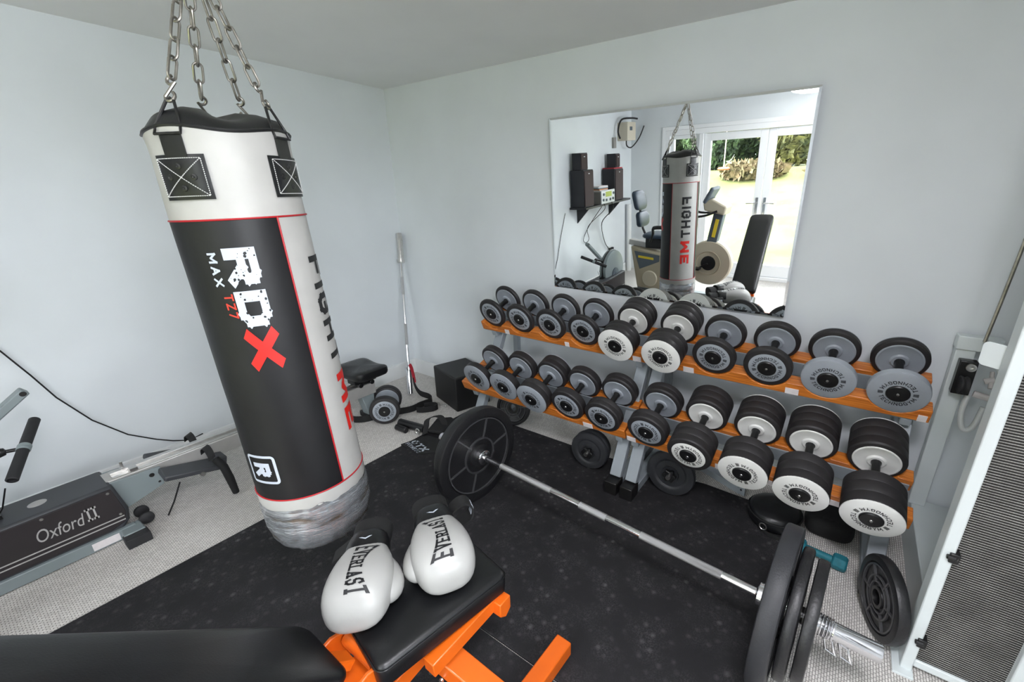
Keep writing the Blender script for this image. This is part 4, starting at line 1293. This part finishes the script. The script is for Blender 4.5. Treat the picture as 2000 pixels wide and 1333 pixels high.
def pad(org, ex, ey, ez, w0, w1, L, t, rad=.03, sub=1):
    """cushion: length along ey, width along ex, top at org plane"""
    secs = []
    for z, ins in ((-t, .012), (-t + .006, .002), (-t * .5, 0.0), (-.012, .001), (-.004, .006), (0, .016)):
        ring = []
        W2 = lambda v: (w0 + (w1 - w0) * (v / L + .5)) / 2
        k = 7
        for cx, cy, a0 in ((1, 1, 0), (-1, 1, 90), (-1, -1, 180), (1, -1, 270)):
            for i in range(k):
                a = R(a0 + 90 * i / (k - 1))
                v = cy * (L / 2 - rad) + (rad - ins) * math.sin(a)
                u = cx * (W2(v) - rad) + (rad - ins) * math.cos(a)
                ring.append(V(org) + ex * u + ey * v + ez * z)
        secs.append(ring)
    # crowned top
    b = MB(); b.loft(secs, cap=False)
    n = len(secs[0]); b.f.append(tuple(range(n))[::-1])
    prev = [(len(secs) - 1) * n + i for i in range(n)]
    for f_, z in ((.8, .004), (.5, .006), (.2, .007)):
        o = len(b.v); cen = sum((V(p) for p in secs[-1]), V((0, 0, 0))) / n
        for i in range(n): b.v.append(tuple(cen + (V(secs[-1][i]) - cen) * f_ + ez * z))
        for i in range(n): j = (i + 1) % n; b.f.append((prev[i], prev[j], o + j, o + i))
        prev = list(range(o, o + n))
    b.f.append(tuple(prev))
    return b, secs


b, secs = pad(sc_, sx, sdir, V((0, 0, 1)), .232, .215, .43, .075, .028)
sp = b.obj('seat_pad', 'vinyl', bn)
MB().tube([p + (p - sc_) * .004 for p in secs[3]], .0022, 6, True).obj('piping', 'vinyl', sp)
bdir = V((-.04, -.67, .65)).normalized()
bxv = V((1, -.0, 0)); bxv = (bxv - bdir * bxv.dot(bdir)).normalized(); bnv = bdir.cross(bxv) * -1
if bnv.z < 0: bnv = -bnv
b, secs = pad(V((2.368, -2.13, .475)) + bdir * .475 + bnv * .0, bxv, bdir, bnv, .245, .235, .95, .065, .045)
b.obj('back_pad', 'vinyl', bn)
# frame
MB().beam((2.536, -1.965, .335), (2.546, -1.685, .352), .045, .05).prism([(-.025, .02), (.025, .02), (.025, -.03), (0, -.05), (-.025, -.03)], (2.548, -1.70, .345), (0, 1, 0), (0, 0, 1), (.045, 0, 0)).obj('seat_arm', 'orange', bn, .003)
MB().beam((2.43, -1.885, .265), (2.70, -1.83, .13), .075, .06).beam((2.70, -1.83, .13), (2.71, -1.82, .05), .06, .06, up=(0, 1, 0)).obj('support_leg', 'orange', bn, .004)
bo = MB()
for u, v in ((2.44, -1.925), (2.475, -1.918), (2.51, -1.911), (2.45, -1.845)): bo.lathe([(.008, 0), (.007, .006), (0, .007)], (u, v, .225 - (u - 2.44) * .45), (.2, -1, .1), 8)
bo.obj('bolt', 'steel', bn)
MB().beam((2.70, -1.515, .045), (2.685, -1.95, .045), .062, .06).obj('cross_foot', 'orange', bn, .005)
MB().bb(2.66, 2.73, -1.96, -1.94, MT, .08).obj('foot_cap', 'rubber', bn, .004)
hg = MB()
for k in (-.085, .085): hg.prism([(-2.15, .30), (-2.03, .33), (-2.02, .405), (-2.10, .425), (-2.17, .40)], (2.385 + k - .006, 0, 0), (0, 1, 0), (0, 0, 1), (.012, 0, 0))
hg.beam((2.33, -2.09, .33), (2.46, -2.09, .33), .10, .01).obj('hinge_bracket', 'orange', bn, .003)
MB().cyl((2.315, -2.06, .395), (2.455, -2.06, .395), .022, seg=20).obj('pivot_tube', 'orange', bn)
MB().lathe([(.017, 0), (.016, .009), (.010, .011), (0, .0105)], (2.477, -2.06, .39), (1, -.2, .3), 18).lathe([(.013, 0), (.012, .01), (0, .012)], (2.293, -2.06, .395), (-1, 0, 0), 14).obj('pivot_bolt', 'steel', bn)
MB().beam((2.44, -1.80, .30), (2.40, -2.75, .12), .06, .06).beam((2.40, -2.70, .12), (2.40, -2.72, .03), .06, .06, up=(0, 1, 0)).beam((2.12, -2.74, .042), (2.66, -2.74, .042), .06, .06).beam((2.40, -2.45, .20), (2.37, -2.55, .80), .045, .045, up=(0, 1, 0)).beam((2.38, -2.1, .40), (2.36, -2.70, .98), .05, .03).obj('main_frame', 'orange', bn, .004)
rebase(bn, bn.location)

# ================================================================== BOXING GLOVES
def superring(c, ex, ez, hw, hh, e=.75, n=28):
    r = []
    for i in range(n):
        a = 2 * math.pi * i / n; cc, ss = math.cos(a), math.sin(a)
        r.append(c + ex * hw * math.copysign(abs(cc) ** e, cc) + ez * hh * math.copysign(abs(ss) ** e, ss))
    return r


def glove(loc, yaw, tilt, mirror, label, scale=1.0, txt_flip=False, strap_pose=0):
    root = empty('boxing_glove', label, 'boxing glove', loc, 'white boxing gloves on the bench')
    root.rotation_euler = (tilt[0], tilt[1], yaw); root.scale = (scale,) * 3
    m = -1 if mirror else 1
    X, Y, Z = V((1, 0, 0)), V((0, 1, 0)), V((0, 0, 1))
    secs = []
    for y, x, z, hw, hh in ((.018, 0, .062, .054, .046), (.035, 0, .064, .060, .051), (.065, .002, .067, .072, .058), (.10, .003, .070, .084, .064), (.145, .003, .073, .092, .069), (.19, .002, .074, .094, .070), (.228, 0, .071, .089, .066), (.256, 0, .064, .077, .055), (.274, 0, .056, .058, .038), (.281, 0, .052, .026, .019)):
        secs.append(superring(V((x * m, y, z)), X, Z, hw, hh))
    fist = MB().loft(secs).obj('fist', 'glove', root, sub=1)
    tp = []
    for y, x, z, r in ((.045, .036, .052, .022), (.075, .054, .05, .032), (.115, .074, .05, .036), (.155, .084, .052, .037), (.19, .086, .055, .034), (.214, .080, .056, .024), (.222, .08, .056, .010)):
        tp.append(superring(V((x * m, y, z)), X, Z, r, r * 1.05, 1.0, 20))
    MB().loft(tp).obj('thumb', 'glove', root, sub=1)
    # black cuff and rounded wrist flash
    cs = []
    for y, hw, hh in ((-.085, .056, .043), (-.08, .060, .047), (-.04, .060, .047), (.0, .057, .047), (.03, .058, .049)):
        cs.append(superring(V((0, y, .06)), X, Z, hw, hh, .8))
    cu = MB().loft(cs, cap=False)
    ins = [superring(V((0, y, .06)), X, Z, hw, hh, .8) for y, hw, hh in ((-.085, .056, .043), (-.07, .049, .037), (.0, .045, .034))]
    cu.loft(ins, cap=True)
    cuff = cu.obj('cuff', 'cloth', root)
    fl_ = []
    for y, hw, hh in ((-.012, .054, .052), (.0, .0585, .0545), (.03, .063, .056), (.052, .063, .0565), (.062, .045, .055)):
        ring = []
        for i in range(17):
            a = math.pi * i / 16; cc, ss = math.cos(a), math.sin(a)
            cur = .022 * (1 - abs(cc)) - .0
            ring.append(V((hw * math.copysign(abs(cc) ** .75, cc), y + (cur if y > .04 else 0), .062 + (hh + .002) * ss ** .75)))
        fl_.append(ring)
    vs = [p for r in fl_ for p in r]; fs = [(j * 17 + i, j * 17 + i + 1, (j + 1) * 17 + i + 1, (j + 1) * 17 + i) for j in range(len(fl_) - 1) for i in range(16)]
    wf = MB().add(vs, fs).obj('wrist_flash', 'vinyl', root)
    sd = wf.modifiers.new('s', 'SOLIDIFY'); sd.thickness = .003; sd.offset = 1
    # logo chevron and lettering projected on the upper surface
    def tree(mesh_secs):
        q = MB().loft(mesh_secs); return BVHTree.FromPolygons([V(v) for v in q.v], q.f)
    tr = tree(secs); fr = BVHTree.FromPolygons([V(v) for v in vs], fs)

    def drop(t_, x, y, up):
        h = t_.ray_cast(V((x, y, .4)), V((0, 0, -1)))
        return V((x, y, (h[0].z if h[0] else .12) + up))
    lg = [[V((-.018, .006)), V((.0, .020)), V((.001, .014)), V((-.010, .006))], [V((.0, .020)), V((.022, .008)), V((.012, .009)), V((.001, .014))]]
    link('logo', quads_mesh('logo', lg, lambda x, y: drop(fr, x, y + .018, .0042)), 'whiteink', wf)
    tL = .172
    q, w = text_quads('EVERLAST', .06, .16, .16, .62, .085, .005)
    k = tL / w

    def place(x, y):
        s_ = x * k; u = s_ / tL
        hs_ = .60 + .52 * (2 * u - 1) ** 2
        yy = (y - .0) * hs_
        if txt_flip: px, py = -.024 + yy * 1.0, .232 - s_
        else: px, py = .024 - yy, .075 + s_
        if txt_flip: px, py = .0 - .026 + yy, .074 + (tL - s_)
        return drop(tr, px + (.004 * m), py, .0006)
    link('lettering', quads_mesh('lettering', q, place), 'ink', fist)
    # loose hook-and-loop strap curling off the cuff
    if strap_pose == 0:
        pts = smooth([(.058 * m * -1, -.06, .05), (-.075 * m, -.06, .045), (-.10 * m, -.055, .03), (-.12 * m, -.05, .018)])
    else:
        pts = smooth([(-.056 * m, -.05, .06), (-.085 * m, -.05, .085), (-.115 * m, -.045, .095), (-.135 * m, -.04, .07), (-.125 * m, -.035, .035), (-.09 * m, -.04, .015)])
    MB().ribbon(pts, (0, 1, 0), .055, .006).obj('wrist_strap', 'cloth', cuff)
    if strap_pose: MB().ribbon([V(p) + V((0, .012, .0)) * 1 for p in pts[16:23]], (0, 1, 0), .03, .0085).obj('strap_lining', 'whiteink', cuff)
    return root


glove((2.187, -1.885, .457), R(-133.0), (0, 0), True, 'white boxing glove with split thumb, the one nearer the backrest', 1.0, False, 0)
glove((2.268, -1.694, .457), R(-121), (0, 0), False, 'white boxing glove with curled black strap, the one further from the backrest', 1.02, True, 1)

# ================================================================== SEEN IN THE MIRROR: shelf corner
sh = MB().bb(0.0, .26, -3.78, -2.56, 1.17, 1.195).obj('wall_shelf', 'speaker', None, .002)
tag(sh, 'long dark shelf on the wall, carrying the hifi', 'shelf')
for y in (-2.75, -3.6):
    MB().prism([(0, 0), (.2, 0), (0, -.2)], (0, y, 1.17), (1, 0, 0), (0, 0, 1), (0, .02, 0)).obj('shelf_bracket', 'speaker', sh)


def speaker(x, y, z, w, d, h, label, yaw=0):
    root = empty('loudspeaker', label, 'speaker', (x, y, z), 'loudspeakers on the shelf')
    root.rotation_euler = (0, 0, yaw)
    bo = MB().bb(-d / 2, d / 2, -w / 2, w / 2, 0, h).obj('cabinet', 'speaker', root, .004)
    MB().bb(d / 2, d / 2 + .012, -w / 2 + .008, w / 2 - .008, .01, h - .01).obj('grille', 'speaker_cloth', root, .006)
    MB().bb(d / 2 + .012, d / 2 + .0135, -.012, .012, h - .05, h - .04).obj('badge', 'silver_plastic', root)
    return root


SZ = 1.195
speaker(.12, -2.70, SZ, .23, .20, .45, 'tall black loudspeaker on the shelf end with a small one on top')
speaker(.11, -2.68, SZ + .45, .14, .14, .20, 'small black loudspeaker standing on the tall one', R(8))
st_ = empty('mini_hifi', 'grey stereo with a green display on the shelf between speakers', 'stereo', (.12, -3.13, SZ))
MB().bb(-.14, .12, -.18, .18, 0, .16).obj('case', 'grey_plastic', st_, .004)
fp_ = MB().bb(.12, .14, -.18, .18, 0, .17).obj('fascia', 'silver_plastic', st_, .006)
MB().bb(.14, .142, -.09, .07, .085, .15).obj('display', 'lcd', fp_)
for yk, zk in ((-.14, .12), (.12, .12), (-.13, .05), (-.05, .045), (.05, .045), (.13, .05)):
    MB().lathe([(.018, 0), (.016, .012), (0, .013)], (.14, yk, zk), (1, 0, 0), 18).obj('knob', 'slate', fp_)
rk = speaker(.12, -3.50, SZ, .24, .2, .42, 'black loudspeaker on the shelf beside the stereo with papers on top')
speaker(.11, -3.54, SZ + .435, .12, .14, .18, 'small black loudspeaker at the far shelf end on papers')
random.seed(5)
for k in range(5):
    p = MB().box((0, 0, 0), (.15, .19, .012)).obj('magazine', ['paper', 'wood', 'slate', 'silver_plastic', 'paper'][k], None, .001)
    p.location = (.12, -3.13, SZ + .1665 + .0125 * k); p.rotation_euler = (0, 0, R(random.uniform(-16, 16)))
    tag(p, 'magazine in the untidy pile on the stereo, %s from the bottom' % ['first', 'second', 'third', 'fourth', 'topmost, fifth'][k], 'magazine', 'magazines on the stereo')
p = MB().box((0, 0, 0), (.2, .2, .014)).obj('magazine', 'redcloth', None, .001); p.location = (.12, -3.50, SZ + .4275); p.rotation_euler = (0, 0, .12)
tag(p, 'red brown magazine lying between the stacked loudspeakers', 'magazine')
tag(MB().tube(smooth([(.27, -2.99, 1.20), (.275, -2.99, 1.12), (.05, -2.92, .9), (.02, -2.98, .72), (.02, -2.9, .68), (.02, -2.84, .74), (.03, -2.98, .9), (.25, -2.97, 1.165)]), .004, 6).obj('loose_wire', 'black'), 'thin wire looping down the wall under the stereo', 'cable')
tag(MB().tube(smooth([(.273, -3.2, 1.20), (.276, -3.22, 1.1), (.06, -3.28, .9), (.03, -3.4, .6), (.03, -3.55, .46)]), .006, 6).obj('power_cable', 'black'), 'black power lead running from the shelf down to the wall socket', 'cable')
so_ = MB().bb(0, .012, -3.66, -3.52, .41, .50).obj('wall_socket', 'trim', None, .003)
tag(so_, 'white double wall socket low on the wall with plugs in', 'socket')
MB().bb(.012, .05, -3.645, -3.60, .43, .48).obj('plug', 'black', so_, .004); MB().bb(.012, .05, -3.58, -3.535, .43, .48).obj('plug', 'black', so_, .004)
tag(MB().bb(0, .01, -3.86, -3.78, 1.12, 1.21).obj('light_switch', 'trim', None, .002), 'white square light switch on the wall past the shelf', 'switch')
ub = empty('control_box', 'cream electrical box with hanging cables high in the wall corner', 'electrical box', (.09, -4.0, 2.0))
MB().bb(0, .17, -4.11, -3.86, 1.97, 2.21).obj('case', 'cream', ub, .006)
MB().bb(.17, .172, -4.0, -3.92, 2.10, 2.15).obj('label_plate', 'slate', ub)
MB().tube(smooth([(.10, -3.95, 1.97), (.10, -3.97, 1.90), (.10, -4.12, 1.88), (.16, -4.24, 2.0), (.22, -4.28, 2.16)]), .009, 8).tube(smooth([(.08, -3.80, 2.0), (.07, -3.76, 2.1), (.08, -3.84, 2.24), (.15, -4.0, 2.26), (.2, -4.1, 2.25)]), .012, 8).obj('conduit', 'black', ub)
MB().bb(0, .03, -3.78, -3.70, 1.88, 2.02).obj('isolator', 'grey_plastic', ub, .003)
rebase(ub, ub.location)
pl_ = MB().tube([(.06, -4.12, 0.14), (.06, -4.12, 1.2)], .04, 12).obj('foam_roll', 'trim'); tag(pl_, 'pale rolled foam tube standing in the wall corner', 'foam roll')
pl_.location = (0, 0, -.139)

# round ceiling lamps; one shows in the mirror corner, the other is added for brightness
def bowl_lamp(x, y, label, m='lamp'):
    root = empty('ceiling_light', label, 'light', (x, y, H), 'round ceiling lights')
    MB().lathe([(0, 0), (.235, 0), (.245, -.012), (.245, -.04), (.232, -.05), (0, -.05)], (0, 0, 0), (0, 0, 1), 48).obj('lamp_base', 'trim', root)
    MB().lathe([(.230, -.05), (.226, -.07), (.19, -.095), (.12, -.112), (0, -.118)], (0, 0, 0), (0, 0, 1), 48).obj('diffuser', m, root)
    return root


bowl_lamp(2.50, -3.62, 'round white ceiling light, the one at the upper corner of the mirror', 'lamp_dim')
bowl_lamp(3.5, -2.35, 'round white ceiling light above the cable machine side of the room')  # out of view, added to brighten the room

# ================================================================== SEEN IN THE MIRROR: recumbent bike
bk = empty('exercise_bike', 'beige recumbent exercise bike with blue seat standing before the garden doors', 'exercise bike', (1.3, -3.1, 0))
by = -3.1
def slabx(poly, y0, y1): return MB().prism(poly, (0, y0, 0), (1, 0, 0), (0, 0, 1), (0, y1 - y0, 0))
MB().bb(.75, 2.0, by - .05, by + .05, .03, .10).bb(.82, .88, by - .26, by + .26, 0, .06).bb(1.86, 1.92, by - .26, by + .26, 0, .06).obj('base_frame', 'erggrey', bk, .01)
rb_ = slabx([(.68, .66), (.78, .10), (1.14, .10), (1.14, .58)], by - .12, by + .12).obj('rear_body', 'beige', bk, .02, 3)
slabx([(.74, .60), (.82, .36), (1.10, .48), (1.10, .56)], by + .1201, by + .124).obj('side_badge', 'slate', rb_)
slabx([(.80, .545), (.80, .515), (1.02, .495), (1.02, .525)], by + .124, by + .127).obj('brand_plate', 'yellow', rb_)
MB().lathe([(.11, 0), (.10, .012), (0, .014)], (.97, by + .12, .24), (0, 1, 0), 32).obj('crank_cover', 'beige2', rb_)
MB().beam((.62, by, .70), (1.5, by, .60), .10, .07).obj('seat_rail', 'alu', bk, .004)
MB().lathe([(0, -.06), (.26, -.06), (.275, -.045), (.275, .045), (.26, .06), (0, .06)], (1.72, by, .50), (0, 1, 0), 56).obj('flywheel_cover', 'beige2', bk)
MB().lathe([(.15, .06), (.147, .068), (.14, .06)], (1.72, by, .50), (0, 1, 0), 40).obj('cover_ring', 'beige', bk)
MB().lathe([(.09, .06), (.088, .07), (.03, .075), (0, .075)], (1.72, by, .50), (0, 1, 0), 32).obj('crank_hub', 'hub', bk)
MB().beam((1.72, by + .085, .50), (1.62, by + .085, .44), .02, .02).box((1.61, by + .14, .44), (.08, .09, .025)).obj('pedal', 'hub', bk, .003)
MB().beam((1.73, by, .72), (1.80, by, 1.12), .12, .11).obj('console_column', 'slate', bk, .01)
MB().beam((1.755, by + .062, .82), (1.79, by + .062, 1.03), .006, .04, up=(1, 0, 0)).obj('brand_plate', 'yellow', bk)
slabx([(1.64, 1.13), (1.88, 1.08), (1.90, 1.18), (1.72, 1.27), (1.62, 1.22)], by - .12, by + .12).obj('console_body', 'beige2', bk, .02, 3)
MB().box((1.68, by, 1.30), (.05, .26, .20), Matrix.Rotation(R(28), 3, 'Y')).obj('console_screen', 'slate', bk, .02)
MB().tube(smooth([(1.80, by + .13, 1.13), (1.66, by + .17, 1.08), (1.50, by + .20, 1.07), (1.40, by + .20, 1.10)]), .014, 10).tube(smooth([(1.80, by - .13, 1.13), (1.66, by - .17, 1.08), (1.50, by - .20, 1.07), (1.40, by - .20, 1.10)]), .014, 10).obj('handlebar', 'hub', bk)
ss_ = MB().loft([superring(V((x, by, z)), V((0, 1, 0)), V((0, 0, 1)), w, h_, .7) for x, z, w, h_ in ((.84, .80, .10, .02), (.87, .80, .16, .035), (1.0, .80, .19, .04), (1.12, .80, .18, .038), (1.19, .80, .12, .028), (1.21, .80, .06, .01))])
ss_.obj('seat_pad', 'blue_vinyl', bk, sub=1)
MB().bb(.88, 1.12, by - .09, by + .09, .64, .77).obj('seat_carriage', 'hub', bk, .012)
for z0, z1, x0, x1 in ((.90, 1.10, .80, .775), (1.11, 1.36, .77, .71)):
    k_ = [superring(V((x0 + (x1 - x0) * i / 5 + .012 * math.sin(math.pi * i / 5), by, z0 + (z1 - z0) * i / 5)), V((0, 1, 0)), V((1, 0, 0)), (.15 if 0 < i < 5 else .12), .04 if 0 < i < 5 else .024, .5) for i in range(6)]
    MB().loft(k_).obj('back_pad', 'blue_vinyl', bk, sub=1)
MB().tube([(.86, by, .76), (.80, by, .88), (.74, by, 1.2)], .016, 10).obj('back_post', 'hub', bk)
for s_ in (-1, 1): MB().tube(smooth([(1.0, by + s_ * .2, .74), (1.06, by + s_ * .25, .86), (1.07, by + s_ * .25, .93), (1.2, by + s_ * .25, .94)]), [.014] * 6 + [.018] * 6 + [.024] * 7, 10).obj('side_grip', 'hub', bk)
rebase(bk, bk.location)

# ================================================================== GARDEN
vs = []; fs = []; nx, ny = 24, 24
for j in range(ny + 1):
    for i in range(nx + 1):
        y = -4.75 - 22 * (j / ny) ** 1.4; x = -12 + 26 * i / nx
        z = -.12 + min(max(0, -4.9 - y), 7.4) * .17 + noise.noise(V((x * .4, y * .4, 0))) * .12 * min(1, j / 5)
        vs.append((x, y, z))
for j in range(ny):
    for i in range(nx):
        k = j * (nx + 1) + i; fs.append((k, k + 1, k + nx + 2, k + nx + 1))
lawn = MB().add(vs, fs).obj('lawn', 'grass'); lawn['kind'] = 'structure'
pa = MB().bb(-3, 8, -4.9, -4.42, -.25, -.06).obj('gravel_strip', 'carpet'); pa['kind'] = 'structure'


def bush(x, y, r, h, m, label, name='bush', seed=0, trunk=True):
    z0 = -.12 + min(max(0, -4.9 - y), 7.4) * .17
    root = empty(name, label, name, (x, y, z0), 'hedge and trees beyond the lawn')
    random.seed(seed)
    b = MB()
    cb_ = bmesh.new(); bmesh.ops.create_icosphere(cb_, subdivisions=3, radius=1)
    for v in cb_.verts:
        d = v.co * (1 + .3 * noise.noise(v.co * 2.5 + V((seed, 0, 0)))); v.co = V((d.x * r * .8, d.y * r * .5, h * .5 + d.z * h * .42))
    b.add([v.co.copy() for v in cb_.verts], [tuple(v.index for v in f.verts) for f in cb_.faces]); cb_.free()
    for k in range(2600 if trunk else 900):
        d = V((random.gauss(0, 1), random.gauss(0, 1), random.gauss(0, 1))).normalized() * (random.uniform(.82, 1.08) + .14 * noise.noise(V((k % 40, seed, 0)) * .37))
        c = V((d.x * (r + .2), d.y * (r * .6 + .2), h * .5 + d.z * h * .48))
        if c.z < .02: c.z = random.uniform(.02, .2)
        u = V((random.gauss(0, 1), random.gauss(0, 1), random.gauss(0, 1))).normalized(); w = u.orthogonal().normalized(); l = random.uniform(.08, .17)
        b.add([c - u * l, c + w * l * .55, c + u * l, c - w * l * .55], [(0, 1, 2, 3)])
    b.obj('foliage', m, root, angle=20)
    if trunk: MB().tube([(0, 0, -.1), (.05, 0, h * .4), (0, .05, h * .8)], [.09 * r, .07 * r, .04 * r], 8).obj('trunk', 'bark', root)
    return root


FR, BK = -12.9, -14.75
spec = [(-6.3, FR, .66, 2.3, 'foliage_gold', 'golden leaved tree at the far left of the lawn edge'), (-3.95, FR, .66, 2.4, 'foliage', 'dark green tree in front, left of the rope swing'), (-1.6, FR, .66, 2.3, 'foliage', 'green tree in front, just left of the rope swing'),
        (.75, FR, .66, 2.4, 'foliage_gold', 'golden tree in front, just right of the rope swing'), (3.1, FR, .66, 2.3, 'foliage', 'dark tree in front at the right of the lawn edge'), (5.45, FR, .66, 2.4, 'foliage', 'dark tree in front at the far right of the lawn edge'),
        (-6.1, BK, .84, 3.5, 'foliage', 'dark tree set back at the far left behind the golden one'), (-3.5, BK, .84, 3.5, 'foliage', 'dark tree set back, well left of the rope swing'), (-.88, BK, .84, 3.5, 'foliage', 'dark tree set back directly behind the rope swing'), (1.75, BK, .84, 3.5, 'foliage_gold', 'golden tree set back at the right'), (4.4, BK, .84, 3.5, 'foliage', 'dark tree set back at the far right')]
for i, (x, y, r, h, m, l) in enumerate(spec): bush(x, y, r, h, m, l, 'tree', i)
for i, (x, y, r, h, l) in enumerate([(-4.6, -11.0, .6, .45, 'low brown bracken mound at the left of the lawn edge'), (-2.2, -11.0, .6, .45, 'low brown bracken mound left of the swing'), (.2, -11.0, .6, .45, 'low brown bracken mound right of the swing'), (2.4, -11.0, .6, .45, 'low brown bracken mound at the right of the lawn')]):
    bush(x, y, r, h, 'bracken', l, 'bush', 20 + i, False)
sg_ = empty('rope_swing', 'orange disc swing hanging on a pale rope above the lawn', 'swing', (-.34, -10.2, 1.27))
MB().lathe([(0, 0), (.13, .0), (.16, .03), (.13, .06), (0, .075)], (-.34, -10.2, 1.22), (0, 0, 1), 24).obj('swing_seat', 'swing', sg_)
MB().tube([(-.34, -10.2, 1.28), (-.34, -10.22, 3.0), (-.33, -10.3, 4.6)], .012, 6).obj('rope', 'rope', sg_)
rebase(sg_, sg_.location)
